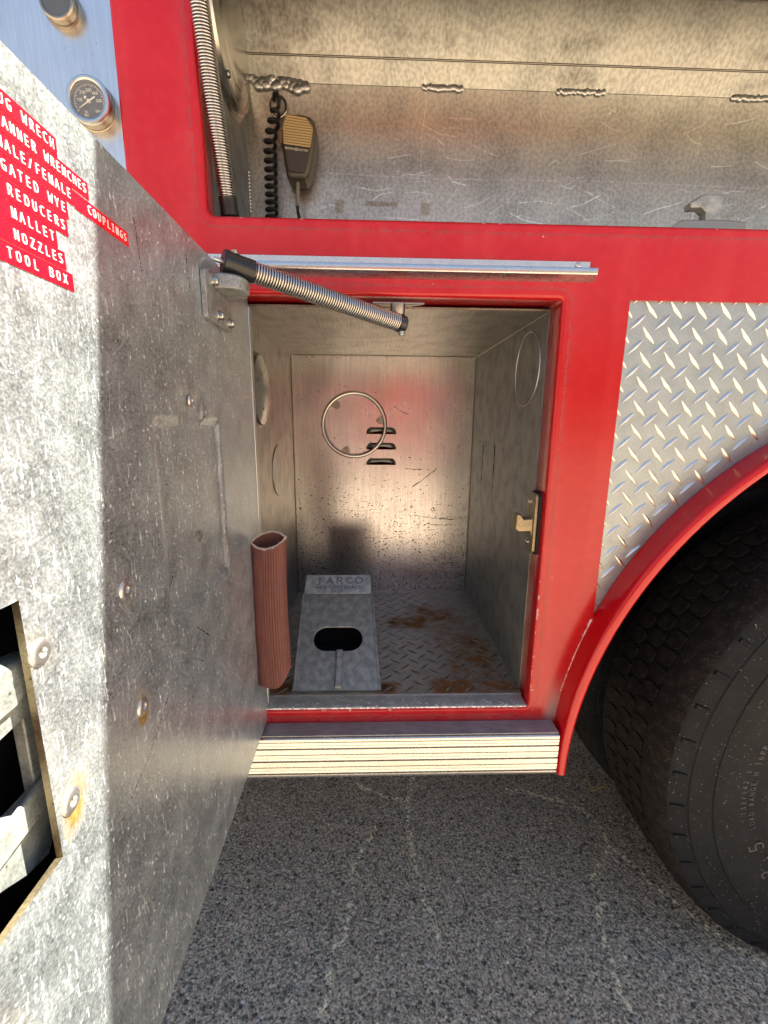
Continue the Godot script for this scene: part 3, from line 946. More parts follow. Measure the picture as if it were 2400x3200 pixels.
func make_lower_locker() -> void:
	var x0 := -0.21
	var x1 := 0.2795
	var yf := 0.655
	var yc := 1.314
	var zb := -0.52
	# back wall with three louvers let into it
	var m := MB.new()
	var lx := 0.029
	var holes := []
	for y in [1.1105, 1.0688, 1.0265]:
		holes.append(PackedVector2Array([Vector2(lx - 0.0405, y), Vector2(lx + 0.0405, y), Vector2(lx + 0.041, y + 0.006), Vector2(lx + 0.037, y + 0.014), Vector2(lx + 0.030, y + 0.0185), Vector2(lx - 0.030, y + 0.0185), Vector2(lx - 0.037, y + 0.014), Vector2(lx - 0.041, y + 0.006)]))
	for side in [rect(x0 - 0.01, yf - 0.01, lx, yc + 0.01), rect(lx, yf - 0.01, x1 + 0.01, yc + 0.01)]:
		var ps := [side]
		for h in holes:
			ps = cut(ps, h)
		for p in ps:
			prism(m, p, Transform3D(), zb - 0.002, zb)
	var back := put("back_wall", m, M.back, null, "scratched aluminium back wall of the open locker")
	for h in holes:
		var l := MB.new()
		var c := ccw(h)
		var inn := PackedVector2Array()
		var yb: float = c[0].y
		for v in c:
			inn.append(Vector2(lx + (v.x - lx) * 0.78, maxf(yb + 0.004, yb + (v.y - yb) * 0.62)))
		var cen := Vector3(lx, yb + 0.008, zb - 0.012)
		for i in c.size():
			var j := (i + 1) % c.size()
			if absf(c[i].y - yb) < 0.0005 and absf(c[j].y - yb) < 0.0005:
				continue
			var a := Vector3(c[i].x, c[i].y, zb - 0.0005)
			var b := Vector3(c[j].x, c[j].y, zb - 0.0005)
			var d := Vector3(inn[i].x, inn[i].y, zb - 0.014)
			var e := Vector3(inn[j].x, inn[j].y, zb - 0.014)
			l.flat(a, b, e, d, cen + Vector3(0, 0, 0.02) - (a + b) * 0.5)
			l.tri(d, e, cen, Vector3(0, -0.3, 1), Vector3(0, -0.3, 1), Vector3(0, -0.3, 1))
		put("louver", l, M.sheet_dull, back)
	# side walls, ceiling, floor
	m = MB.new()
	box(m, Vector3(x1, yf - 0.01, zb), Vector3(x1 + 0.003, yc + 0.012, -0.046))
	var wall := put("side_wall", m, M.sheet_dull, null, "right aluminium wall of the open locker with two dark drips")
	m = MB.new()
	box(m, Vector3(x0 - 0.003, yf - 0.01, zb), Vector3(x0, yc + 0.012, -0.046))
	var wall2 := put("side_wall", m, M.sheet, null, "left aluminium wall of the open locker with round lamp")
	m = MB.new()
	box(m, Vector3(x0, yc, zb), Vector3(x1, yc + 0.003, -0.046))
	put("ceiling_panel", m, M.sheet)
	# seams: thin folded flanges in the corners
	m = MB.new()
	tube(m, PackedVector3Array([Vector3(x0 + 0.001, yc - 0.001, zb + 0.001), Vector3(x1 - 0.001, yc - 0.001, zb + 0.001)]), 0.0012, 6)
	put("corner_seam", m, M.dark_steel)
	for x in [x0 + 0.0012, x1 - 0.0012]:
		m = MB.new()
		tube(m, PackedVector3Array([Vector3(x, yf, zb + 0.0012), Vector3(x, yc, zb + 0.0012)]), 0.0012, 6)
		put("corner_seam", m, M.dark_steel)
		m = MB.new()
		tube(m, PackedVector3Array([Vector3(x, yc - 0.0012, zb), Vector3(x, yc - 0.0012, -0.047)]), 0.0016, 6)
		put("corner_seam", m, M.dark_steel)
	m = MB.new()
	box(m, Vector3(x0, yf - 0.004, zb), Vector3(x1, yf, -0.031))
	var fl := put("floor_plate", m, M.floor, null, "rust stained tread plate floor of the locker")
	m = MB.new()
	prism(m, PackedVector2Array([Vector2(-0.034, 0.6525), Vector2(-0.0045, 0.6505), Vector2(-0.0022, 0.6490), Vector2(-0.0022, 0.6465), Vector2(-0.034, 0.6465)]), Transform3D(Basis(Vector3(0, 0, 1), Vector3(0, 1, 0), Vector3(1, 0, 0)), Vector3.ZERO), -0.198, 0.2785, 0.0006)
	put("sill_strip", m, M.sill, null, "grey paint-flecked aluminium sill of the locker")
	# raised bars of the floor plate: the front rows one by one, the rest joined
	var bar := bar_mesh(0.030, 0.0075, 0.0018, M.floor_bar)
	var rest := MB.new()
	var pitch := 0.0385
	for i in range(-1, 14):
		for j in range(0, 14):
			for k in 2:
				var x := x0 + 0.012 + (i + 0.5 * k) * pitch
				var zz := -0.045 - (j + 0.5 * k) * pitch
				if x < x0 + 0.012 or x > x1 - 0.012 or zz < zb + 0.012:
					continue
				var ang := deg_to_rad(42) if k == 0 else deg_to_rad(-42)
				var T := Transform3D(Basis(Vector3.UP, ang) * Basis(Vector3.RIGHT, -PI / 2), Vector3(x, yf, zz))
				if x > -0.13 and x < 0.01 and zz < -0.04 and zz > -0.27:
					continue
				if zz > -0.22:
					var b := MeshInstance3D.new()
					b.mesh = bar
					b.transform = T
					put_node("tread_bar", b, fl)
				else:
					bar_into(rest, T, 0.030, 0.0075, 0.0018)
	var rs := put("tread_pattern", rest, M.floor, fl)
	rs.set_meta("kind", "stuff")
	# round lamp on the left wall
	m = MB.new()
	var Tl := frame_to(Vector3(x0, 1.197, -0.158), Vector3.RIGHT)
	lathe(m, [Vector2(0.068, 0), Vector2(0.068, 0.004), Vector2(0.064, 0.006), Vector2(0.062, 0.010)], Tl, 48)
	var lamp := put("dome_lamp", m, M.dark_steel, null, "round clear dome lamp inside the lower locker")
	m = MB.new()
	var pl := []
	for i in 22:
		var t := i / 21.0
		pl.append(Vector2(maxf(0.00001, 0.062 * (1.0 - t)), 0.0095 + 0.012 * (1.0 - pow(1.0 - t, 2.0)) + (0.0011 if i % 2 else 0.0)))
	lathe(m, pl, Tl, 48, 75.0)
	var lens := mat(0.42, 0.43, 0.40, 0.10, 0.75)
	put("lens", m, lens, lamp)
	# oval cover plates left and right
	m = MB.new()
	prism(m, disc(-0.318, 1.032, 0.066, 40, 0.057), Transform3D(Basis(Vector3(0, 0, 1), Vector3(0, 1, 0), Vector3(1, 0, 0)), Vector3(x0, 0, 0)), 0.0, 0.0018, 0.0008)
	put("cover_plate", m, M.sheet, wall2)
	m = MB.new()
	var ringp := PackedVector3Array()
	for i in 48:
		ringp.append(Vector3(x1 - 0.0004, 1.236 + sin(TAU * i / 48) * 0.063, -0.127 + cos(TAU * i / 48) * 0.060))
	tube(m, ringp, 0.0014, 6, true)
	put("weld_ring", m, M.zinc, wall)
	for e in [[-0.40, 1.09, 1.0], [-0.30, 1.095, 1.15]]:
		m = MB.new()
		var path := PackedVector3Array()
		for i in 12:
			path.append(Vector3(x1 - 0.0002, e[1] - i * 0.013 * e[2], e[0] + 0.001 * sin(i * 1.7)))
		for i in path.size() - 1:
			var w := 0.0052 * (1.0 - i / 12.5) * (0.75 + 0.25 * sin(i * 2.3))
			m.flat(path[i] + Vector3(0, 0, w), path[i] - Vector3(0, 0, w), path[i + 1] - Vector3(0, 0, w * 0.9), path[i + 1] + Vector3(0, 0, w * 0.9), Vector3.LEFT)
		put("drip_stain", m, M.liner, wall)
	# guard ring on the back wall with three screw tabs
	m = MB.new()
	ringp = PackedVector3Array()
	for i in 64:
		ringp.append(Vector3(-0.0443 + cos(TAU * i / 64) * 0.0835, 1.1337 + sin(TAU * i / 64) * 0.0835, zb + 0.0105))
	tube(m, ringp, 0.0052, 10, true)
	var ring := put("guard_ring", m, M.steel, null, "round steel guard ring on the locker's back wall")
	for c in [Vector2(-0.0898, 1.183), Vector2(0.0219, 1.1463), Vector2(-0.0658, 1.070)]:
		m = MB.new()
		var out: Vector2 = (c - Vector2(-0.0443, 1.1337)).normalized()
		var T := Transform3D(Basis(Vector3(-out.y, out.x, 0), Vector3(out.x, out.y, 0), Vector3(0, 0, 1)), Vector3(c.x, c.y, zb))
		if T.basis.determinant() < 0:
			T.basis.x = -T.basis.x
		prism(m, PackedVector2Array([Vector2(-0.013, 0.014), Vector2(-0.010, 0.002), Vector2(-0.006, -0.005), Vector2(0, -0.0075), Vector2(0.006, -0.005), Vector2(0.010, 0.002), Vector2(0.013, 0.014)]), T, 0.0005, 0.0028, 0.0008)
		put("tab", m, M.dark_steel, ring)
		m = MB.new()
		screw(m, Vector3(c.x, c.y, zb + 0.0028), Vector3(0, 0, 1), 0.0048, 0.0022)
		put("screw", m, M.dark_steel, ring)
	# latch striker on the right jamb
	m = MB.new()
	var xj := 0.2795
	var Ts := Transform3D(Basis(Vector3(0, 0, 1), Vector3(0, 1, 0), Vector3(1, 0, 0)), Vector3.ZERO)
	prism(m, rrect(-0.050, 0.924, -0.014, 1.031, 0.008), Ts, xj + 0.003, xj - 0.003, 0.0006)
	var strike := put("latch_striker", m, M.matte_black, null, "bronze latch striker on the red right jamb")
	m = MB.new()
	prism(m, rrect(-0.049, 0.926, -0.017, 1.029, 0.008), Ts, xj - 0.003, xj - 0.0085, 0.0012)
	put("base_plate", m, M.bronze, strike)
	m = MB.new()
	var Tk := Transform3D(Basis(), Vector3.ZERO)
	prism(m, PackedVector2Array([Vector2(xj - 0.008, 0.991), Vector2(xj - 0.011, 0.986), Vector2(0.256, 0.985), Vector2(0.250, 0.993), Vector2(0.243, 0.994), Vector2(0.242, 0.968), Vector2(0.249, 0.963), Vector2(0.267, 0.964), Vector2(xj - 0.011, 0.961), Vector2(xj - 0.008, 0.955)]), Tk, -0.042, -0.021, 0.0022)
	put("striker_post", m, M.bronze, strike)
	for y in [1.013, 0.943]:
		m = MB.new()
		bolt(m, Vector3(xj - 0.0085, y, -0.038), Vector3.LEFT, 0.0042, 0.004)
		put("bolt", m, M.steel, strike)

func bar_into(m: MB, T: Transform3D, l: float, w: float, h: float) -> void:   # one raised bar of tread plate, in T's x/y plane
	var c := 9
	var prev := []
	for i in c:
		var t := -1.0 + 2.0 * i / (c - 1)
		var ww := w * 0.5 * pow(maxf(0.0, 1.0 - absf(t)), 0.8)
		var hh := h * pow(maxf(0.0, 1.0 - t * t), 0.6)
		var row := [Vector3(t * l / 2, ww + 0.0002, -0.0002), Vector3(t * l / 2, ww * 0.35, hh), Vector3(t * l / 2, -ww * 0.35, hh), Vector3(t * l / 2, -ww - 0.0002, -0.0002)]
		if i > 0:
			var s := (h / (w * 0.35))
			var ns := [Vector3(0, s, 1), Vector3(0, s * 0.5, 1), Vector3(0, -s * 0.5, 1), Vector3(0, -s, 1)]
			for k in 3:
				var a: Vector3 = ns[k] + Vector3(0.25 * t, 0, 0)
				var b: Vector3 = ns[k + 1] + Vector3(0.25 * t, 0, 0)
				m.quad(T * prev[k], T * row[k], T * row[k + 1], T * prev[k + 1], T.basis * a, T.basis * a, T.basis * b, T.basis * b)
		prev = row

func bar_mesh(l: float, w: float, h: float, material: Material) -> ArrayMesh:
	var m := MB.new()
	bar_into(m, Transform3D(), l, w, h)
	return m.mesh(material)

func make_upper_locker() -> void:
	var zb := -0.25
	var m := MB.new()
	var bend := func(y: float) -> float: return zb + 1.333 * pow(maxf(0.0, y - 1.60), 2.0)
	for i in 16:
		var ya := 1.60 + 0.127 * i / 16.0 if i > 0 else 1.40
		var yb := 1.60 + 0.127 * (i + 1) / 16.0
		var na := Vector3(0, -2.666 * maxf(0.0, ya - 1.60), 1)
		var nb := Vector3(0, -2.666 * maxf(0.0, yb - 1.60), 1)
		m.quad(Vector3(-0.23, ya, bend.call(ya)), Vector3(1.62, ya, bend.call(ya)), Vector3(1.62, yb, bend.call(yb)), Vector3(-0.23, yb, bend.call(yb)), na, na, nb, nb)
	var back := put("back_wall", m, M.upper, null, "scratched aluminium back wall of the upper locker")
	m = MB.new()
	# upper sheet, lapped over the lower one, bent forward above the crease
	m.flat(Vector3(-0.229, 1.7245, zb + 0.0225), Vector3(1.62, 1.7245, zb + 0.0225), Vector3(1.62, 1.7536, zb + 0.0400), Vector3(-0.229, 1.7536, zb + 0.0400), Vector3(0, -0.5, 1))
	m.flat(Vector3(-0.229, 1.7245, zb + 0.0225), Vector3(1.62, 1.7245, zb + 0.0225), Vector3(1.62, 1.7245, zb + 0.0190), Vector3(-0.229, 1.7245, zb + 0.0190), Vector3(0, -1, 0))
	m.flat(Vector3(-0.229, 1.7536, zb + 0.0400), Vector3(1.62, 1.7536, zb + 0.0400), Vector3(1.62, 1.95, zb + 0.165), Vector3(-0.229, 1.95, zb + 0.165), Vector3(0, -0.5, 1))
	put("lapped_sheet", m, M.upper_sheet, back)
	m = MB.new()
	tube(m, PackedVector3Array([Vector3(-0.228, 1.7536, zb + 0.0395), Vector3(1.6, 1.7536, zb + 0.0395)]), 0.0018, 8)
	put("crease_line", m, M.dark_steel, back)
	var rng := RandomNumberGenerator.new()
	rng.seed = 9
	for e in [[-0.212, -0.114, 1.723, 0.0085, 0], [0.090, 0.162, 1.7245, 0.0060, 1], [0.332, 0.419, 1.7255, 0.0063, 1], [0.653, 0.742, 1.725, 0.0063, 1]]:
		m = MB.new()
		var n := int((e[1] - e[0]) / (0.0042 if e[4] == 1 else 0.0048))
		for i in n:
			var x: float = lerpf(e[0], e[1], (i + 0.5) / n)
			var r: float = e[3] * rng.randf_range(0.8, 1.15)
			var Tw := Transform3D(Basis(Vector3(0, 0, 1), 0.35), Vector3(x, e[2] + rng.randfn(0, 0.0008 if e[4] == 1 else 0.004), zb + 0.0225))
			Tw.basis = Tw.basis * Basis(Vector3.RIGHT, PI / 2)
			Tw.basis.x *= 0.62 if e[4] == 1 else 1.1
			lathe(m, [Vector2(r, -0.001), Vector2(r * 0.93, r * 0.22), Vector2(r * 0.6, r * 0.45), Vector2(0.00001, r * 0.52)], Tw, 12, 60.0)
		put("weld_bead", m, M.zinc, back)
	# left wall, floor, roof, right end
	m = MB.new()
	box(m, Vector3(-0.232, 1.40, zb), Vector3(-0.228, 1.95, -0.036))
	var wall := put("side_wall", m, M.sheet_dull, null, "left aluminium wall of the upper locker")
	for e in [[1.665, 1.715], [1.53, 1.595]]:
		m = MB.new()
		for i in 12:
			var y: float = lerpf(e[0], e[1], i / 11.0)
			var Tw := frame_to(Vector3(-0.2272, y, zb + 0.002), Vector3(0.7, 0.15, 0.7))
			lathe(m, [Vector2(0.0042, -0.001), Vector2(0.0034, 0.0018), Vector2(0.00001, 0.0026)], Tw, 10, 70.0)
		put("weld_bead", m, M.zinc, wall)
	m = MB.new()
	box(m, Vector3(-0.23, 1.400, zb), Vector3(1.62, 1.404, -0.036))
	box(m, Vector3(-0.23, 1.95, zb - 0.01), Vector3(1.62, 1.954, -0.004))
	box(m, Vector3(1.617, 1.40, zb), Vector3(1.62, 1.95, -0.036))
	box(m, Vector3(-0.228, 1.7145, -0.040), Vector3(1.617, 1.95, -0.037))
	put("locker_lining", m, M.sheet_dull)
	# big chrome lamp
	m = MB.new()
	var Tl := frame_to(Vector3(-0.228, 1.735, -0.137), Vector3.RIGHT)
	lathe(m, [Vector2(0.110, 0), Vector2(0.110, 0.002), Vector2(0.104, 0.003), Vector2(0.104, 0.008), Vector2(0.100, 0.0125), Vector2(0.094, 0.0135), Vector2(0.092, 0.0125), Vector2(0.089, 0.014), Vector2(0.078, 0.0165), Vector2(0.076, 0.0155), Vector2(0.073, 0.0175), Vector2(0.05, 0.021), Vector2(0.025, 0.023), Vector2(0.00001, 0.0235)], Tl, 64, 30.0)
	var lamp := put("dome_lamp", m, M.chrome, null, "large round chrome lamp behind the upper spring")
	m = MB.new()
	screw(m, Vector3(-0.2145, 1.648, -0.098), Vector3.RIGHT, 0.005, 0.004)
	put("screw", m, M.dark_steel, lamp)
	# striker block on the sill
	m = MB.new()
	prism(m, PackedVector2Array([Vector2(0.430, 1.4195), Vector2(0.545, 1.4195), Vector2(0.543, 1.430), Vector2(0.510, 1.432), Vector2(0.448, 1.431)]), Transform3D(), -0.032, -0.008, 0.0015)
	var st := put("latch_striker", m, M.dark_steel, null, "hooked grey latch striker on the upper sill")
	m = MB.new()
	prism(m, PackedVector2Array([Vector2(0.484, 1.431), Vector2(0.508, 1.431), Vector2(0.508, 1.466), Vector2(0.477, 1.466), Vector2(0.459, 1.455), Vector2(0.461, 1.448), Vector2(0.476, 1.449), Vector2(0.484, 1.443)]), Transform3D(), -0.028, -0.012, 0.0018)
	put("hook", m, M.cast, st)
	# clip for the cord
	m = MB.new()
	var rp := PackedVector3Array()
	for i in 24:
		rp.append(Vector3(-0.166 + cos(TAU * i / 24) * 0.014, 1.690 + sin(TAU * i / 24) * 0.017, -0.231))
	tube(m, rp, 0.0022, 8, true)
	put("cord_hook", m, M.chrome, null, "small shiny cord hook on the upper back wall")

func make_pump_panel() -> void:
	var m := MB.new()
	box(m, Vector3(-1.57, 0.56, -0.012), Vector3(-0.3325, 2.6, -0.006))
	put("pump_panel", m, M.pump, null, "brushed metal pump panel reflecting blue sky")
	# pressure gauge
	var c := Vector3(-0.3650, 1.5440, -0.006)
	var T := frame_to(c, Vector3(0, 0, 1))
	m = MB.new()
	lathe(m, [Vector2(0.0285, 0.0), Vector2(0.0285, 0.0015), Vector2(0.0272, 0.0022), Vector2(0.0272, 0.0135), Vector2(0.0250, 0.0135)], T, 56, 30.0)
	var g := put("pressure_gauge", m, M.gauge_case, null, "round pressure gauge with black dial near the red post")
	m = MB.new()
	lathe(m, [Vector2(0.0273, 0.0130), Vector2(0.0275, 0.0155), Vector2(0.0268, 0.0172), Vector2(0.0250, 0.0178), Vector2(0.0226, 0.0174), Vector2(0.0216, 0.0165), Vector2(0.0213, 0.0115)], T, 56, 40.0)
	put("bezel", m, M.bright, g)
	m = MB.new()
	lathe(m, [Vector2(0.0214, 0.0117), Vector2(0.00001, 0.0117)], T, 40)
	put("dial", m, M.dial, g)
	m = MB.new()
	var zf := c.z + 0.0120
	for i in 46:
		var v := i * 600.0 / 45.0
		var a := deg_to_rad(215.0 - i * 250.0 / 45.0)
		var big := 1.0 if i % 5 == 0 else 0.55
		var d := Vector2.from_angle(a)
		var tk := Transform3D(Basis(Vector3(d.x, d.y, 0), Vector3(-d.y, d.x, 0), Vector3(0, 0, 1)), Vector3(c.x, c.y, zf))
		prism(m, rect(0.0195 - 0.0032 * big, -0.00022, 0.0195, 0.00022), tk, 0, 0.0002)
	for e in [["100", 172], ["200", 127], ["300", 88], ["400", 48], ["500", 5]]:
		var d := Vector2.from_angle(deg_to_rad(e[1])) * 0.0125
		letters(m, e[0], Transform3D(Basis(), Vector3(c.x + d.x, c.y + d.y, zf + 0.0002)), 0.0046, 0.0003)
	letters(m, "30", Transform3D(Basis(), Vector3(c.x - 0.0055, c.y - 0.0118, zf + 0.0002)), 0.0038, 0.0003)
	letters(m, "VAC", Transform3D(Basis(), Vector3(c.x - 0.0052, c.y - 0.0155, zf + 0.0002)), 0.0034, 0.0003)
	letters(m, "600", Transform3D(Basis(), Vector3(c.x + 0.0095, c.y - 0.0105, zf + 0.0002)), 0.0036, 0.0003)
	prism(m, rect(c.x - 0.0065, c.y + 0.0033, c.x - 0.0035, c.y + 0.0062), Transform3D(), zf, zf + 0.0002)
	put("dial_marks", m, M.cream, g)
	m = MB.new()
	var na := Vector2.from_angle(deg_to_rad(212))
	var Tn := Transform3D(Basis(Vector3(na.x, na.y, 0), Vector3(-na.y, na.x, 0), Vector3(0, 0, 1)), Vector3(c.x, c.y, zf + 0.001))
	prism(m, PackedVector2Array([Vector2(-0.0095, -0.0009), Vector2(0.004, -0.0007), Vector2(0.0155, -0.00015), Vector2(0.0155, 0.00015), Vector2(0.004, 0.0007), Vector2(-0.0095, 0.0009)]), Tn, 0, 0.0006)
	lathe(m, [Vector2(0.0018, 0.0120), Vector2(0.0018, 0.0145), Vector2(0.00001, 0.0147)], T, 16)
	put("needle", m, M.cream, g)
	m = MB.new()
	lathe(m, [Vector2(0.0215, 0.0160), Vector2(0.00001, 0.0160)], T, 40)
	put("glass_cover", m, M.glass, g)
	# round port above it, only its lower rim in the picture
	c = Vector3(-0.3915, 1.6505, -0.006)
	T = frame_to(c, Vector3(0, 0, 1))
	m = MB.new()
	lathe(m, [Vector2(0.0232, 0), Vector2(0.0232, 0.002), Vector2(0.0205, 0.003), Vector2(0.0200, 0.009), Vector2(0.0212, 0.0105), Vector2(0.0212, 0.0130), Vector2(0.0198, 0.0145), Vector2(0.0180, 0.0145), Vector2(0.0172, 0.0130)], T, 48, 30.0)
	var g2 := put("port_light", m, M.gauge_case, null, "round dark-faced port at the top edge of the pump panel")
	m = MB.new()
	lathe(m, [Vector2(0.0174, 0.0130), Vector2(0.00001, 0.0137)], T, 36)
	put("face", m, M.dark_face if M.has("dark_face") else mat(0.10, 0.11, 0.125, 0.35, 0.3), g2)

func make_diamond_panel() -> void:
	var m := MB.new()
	var ps := cut([rect(0.37, 0.3, 1.59, 1.33)], disc(WX, WY, 0.645, 120))
	ps = cut(ps, rect(0.2, 0.2, 2.0, 0.60))
	for p in ps:
		prism(m, p, Transform3D(), -0.0075, -0.0042)
	var pl := put("diamond_plate", m, M.plate, null, "diamond tread plate panel in front of the wheel arch")
	var bar := bar_mesh(0.0325, 0.0075, 0.0030, M.plate_bar)
	for i in range(-1, 17):
		for j in range(-1, 16):
			for k in 2:
				var x := 0.3985 + (i + 0.48 * k) * 0.0378
				var y := 1.2916 - (j - 0.48 * k) * 0.0357
				if x < 0.372 or y > 1.335 or x > 0.93 or y < 0.78:
					continue
				if Vector2(x - WX, y - WY).length() < 0.657:
					continue
				var b := MeshInstance3D.new()
				b.mesh = bar
				b.transform = Transform3D(Basis(Vector3(0, 0, 1), deg_to_rad(44.0 if k == 0 else -51.0)), Vector3(x, y, -0.0042))
				put_node("tread_bar", b, pl)

func make_wheel() -> void:
	var c := Vector2(1.080, 0.497)
	var flatten := func(v: Vector3) -> Vector3: return Vector3(v.x, maxf(v.y, 0.0015), v.z)
	for which in 2:
		var zo := -0.012 if which == 0 else -0.345
		# profile from the inner sidewall over the tread to the outer sidewall (radius, z)
		var prof := [Vector2(0.30, -0.235), Vector2(0.40, -0.262), Vector2(0.47, -0.256), Vector2(0.505, -0.232), Vector2(0.520, -0.215), Vector2(0.5225, -0.212),
			Vector2(0.5225, -0.060), Vector2(0.526, -0.058), Vector2(0.5245, -0.030), Vector2(0.518, -0.010), Vector2(0.511, -0.001), Vector2(0.502, 0.0045), Vector2(0.4995, 0.0045),
			Vector2(0.485, 0.012), Vector2(0.4825, 0.0125), Vector2(0.4815, 0.0116), Vector2(0.4800, 0.0122), Vector2(0.4788, 0.0144), Vector2(0.476, 0.0148), Vector2(0.455, 0.0205), Vector2(0.443, 0.023), Vector2(0.4418, 0.0221), Vector2(0.4405, 0.0224), Vector2(0.4390, 0.0244), Vector2(0.436, 0.0250), Vector2(0.41, 0.0255), Vector2(0.395, 0.025), Vector2(0.39, 0.0235), Vector2(0.37, 0.0225), Vector2(0.345, 0.019), Vector2(0.335, 0.019), Vector2(0.325, 0.014), Vector2(0.30, 0.004), Vector2(0.285, -0.01)]
		var m := MB.new()
		var pf := []
		for p in prof:
			pf.append(Vector2(p.x, p.y))
		var T := Transform3D(Basis(Vector3(1, 0, 0), Vector3(0, 0, 1), Vector3(0, 1, 0)), Vector3(c.x, c.y, zo))
		# split: tread side (index < 11) and sidewall
		var tread := MB.new()
		lathe(tread, pf.slice(0, 11), T, 160, 25.0)
		for i in tread.v.size():
			tread.v[i] = flatten.call(tread.v[i])
		lathe(m, pf.slice(10), T, 160, 40.0)
		for i in m.v.size():
			m.v[i] = flatten.call(m.v[i])
		var ty := put("tyre", m, M.rubber, null, "black rear truck tyre with dusty sidewall" if which == 0 else "inner twin tyre in shadow behind the outer one")
		put("tread_base", tread, M.tread, ty)
		# tread blocks: rows of irregular hexagonal blocks round the tread
		var count := 84 if which == 0 else 50
		for row in 3:
			var zc := -0.083 - row * 0.046
			for i in count:
				var a := TAU * (i + 0.5 * (row % 2)) / count
				var deg := rad_to_deg(a)
				if deg < 112 or deg > 262:
					continue
				if which == 1 and row > 0 and i % 2:
					pass
				var b := MB.new()
				var half := TAU / count * 0.487 * 0.5265
				var hex := PackedVector2Array([Vector2(-half, -0.006), Vector2(-half * 0.55, -0.020), Vector2(half * 0.7, -0.020), Vector2(half, -0.004), Vector2(half * 0.92, 0.008), Vector2(half * 0.45, 0.019), Vector2(-half * 0.75, 0.020), Vector2(-half * 0.9, 0.006)])
				var ea := Vector3(cos(a), sin(a), 0)
				var Tb := Transform3D(Basis(Vector3(-sin(a), cos(a), 0), Vector3(0, 0, 1), ea), Vector3(c.x, c.y, zo + zc) + ea * 0.516)
				prism(b, hex, Tb, 0.0, 0.011, 0.0014, 20.0)
				for q in b.v.size():
					b.v[q] = flatten.call(b.v[q])
				put("tread_block", b, M.tread, ty)
		if which == 1:
			continue
		# short raised bars round the shoulder
		for i in 44:
			var a := TAU * i / 44.0
			if rad_to_deg(a) < 118 or rad_to_deg(a) > 250:
				continue
			var b := MB.new()
			var ea := Vector3(cos(a), sin(a), 0)
			var ax := (ea * 0.022 + Vector3(0, 0, -0.009)).normalized()
			var ay := Vector3(-sin(a), cos(a), 0)
			var Tb := Transform3D(Basis(ax, ay, ax.cross(ay)), Vector3(c.x, c.y, zo + 0.0115) + ea * 0.4855)
			prism(b, rect(0.0, -0.0042, 0.0225, 0.0042), Tb, -0.002, 0.0028, 0.0012)
			put("shoulder_rib", b, M.rubber, ty)
		# moulded lettering, reading clockwise
		var tx := MB.new()
		var along := func(text: String, r: float, deg: float, step: float, em: float, zz: float) -> void:
			for i in text.length():
				var a := deg_to_rad(deg - i * step)
				var up := Vector3(cos(a), sin(a), 0)
				letters(tx, text[i], Transform3D(Basis(Vector3(sin(a), -cos(a), 0), up, Vector3(0, 0, 1)), Vector3(c.x, c.y, zz) + up * r), em, 0.0016)
		along.call("11R22.5", 0.366, 238.0, 5.6, 0.040, zo + 0.0225)
		along.call("133/142 L", 0.382, 191.0, 1.75, 0.013, zo + 0.0232)
		along.call("LOAD RANGE H 16PR", 0.366, 197.0, 1.75, 0.013, zo + 0.0228)
		put("lettering", tx, M.rubber_text, ty)
	# rim, hub and axle
	var m := MB.new()
	var T := Transform3D(Basis(Vector3(1, 0, 0), Vector3(0, 0, 1), Vector3(0, 1, 0)), Vector3(c.x, c.y, -0.012))
	lathe(m, [Vector2(0.00001, -0.10), Vector2(0.12, -0.10), Vector2(0.13, -0.13), Vector2(0.24, -0.14), Vector2(0.27, -0.10), Vector2(0.275, -0.01), Vector2(0.292, 0.002), Vector2(0.292, -0.01), Vector2(0.28, -0.24)], T, 64)
	put("wheel_rim", m, M.zinc)
	m = MB.new()
	tube(m, PackedVector3Array([Vector3(c.x, c.y, -0.15), Vector3(c.x, c.y, -2.2)]), 0.11, 20)
	put("axle", m, M.liner)

func recess(z: float, y: float) -> float:
	var sd := func(zc, yc, hz, hy, r):
		var d := Vector2(absf(z - zc) - hz + r, absf(y - yc) - hy + r)
		return Vector2(maxf(d.x, 0), maxf(d.y, 0)).length() + minf(maxf(d.x, d.y), 0.0) - r
	var a: float = sd.call(0.2205, 1.049, 0.0765, 0.091, 0.006)
	var b: float = sd.call(0.2185, 1.15, 0.029, 0.03, 0.008)
	var k := smoothstep(0.006, -0.006, a)
	var fade := smoothstep(1.178, 1.145, y)
	k = maxf(k, smoothstep(0.006, -0.006, b) * fade)
	var e := Vector2((z - 0.55) / 0.055, (y - 0.815) / 0.065).length()
	return k * 0.0046 + smoothstep(1.1, 0.7, e) * 0.008

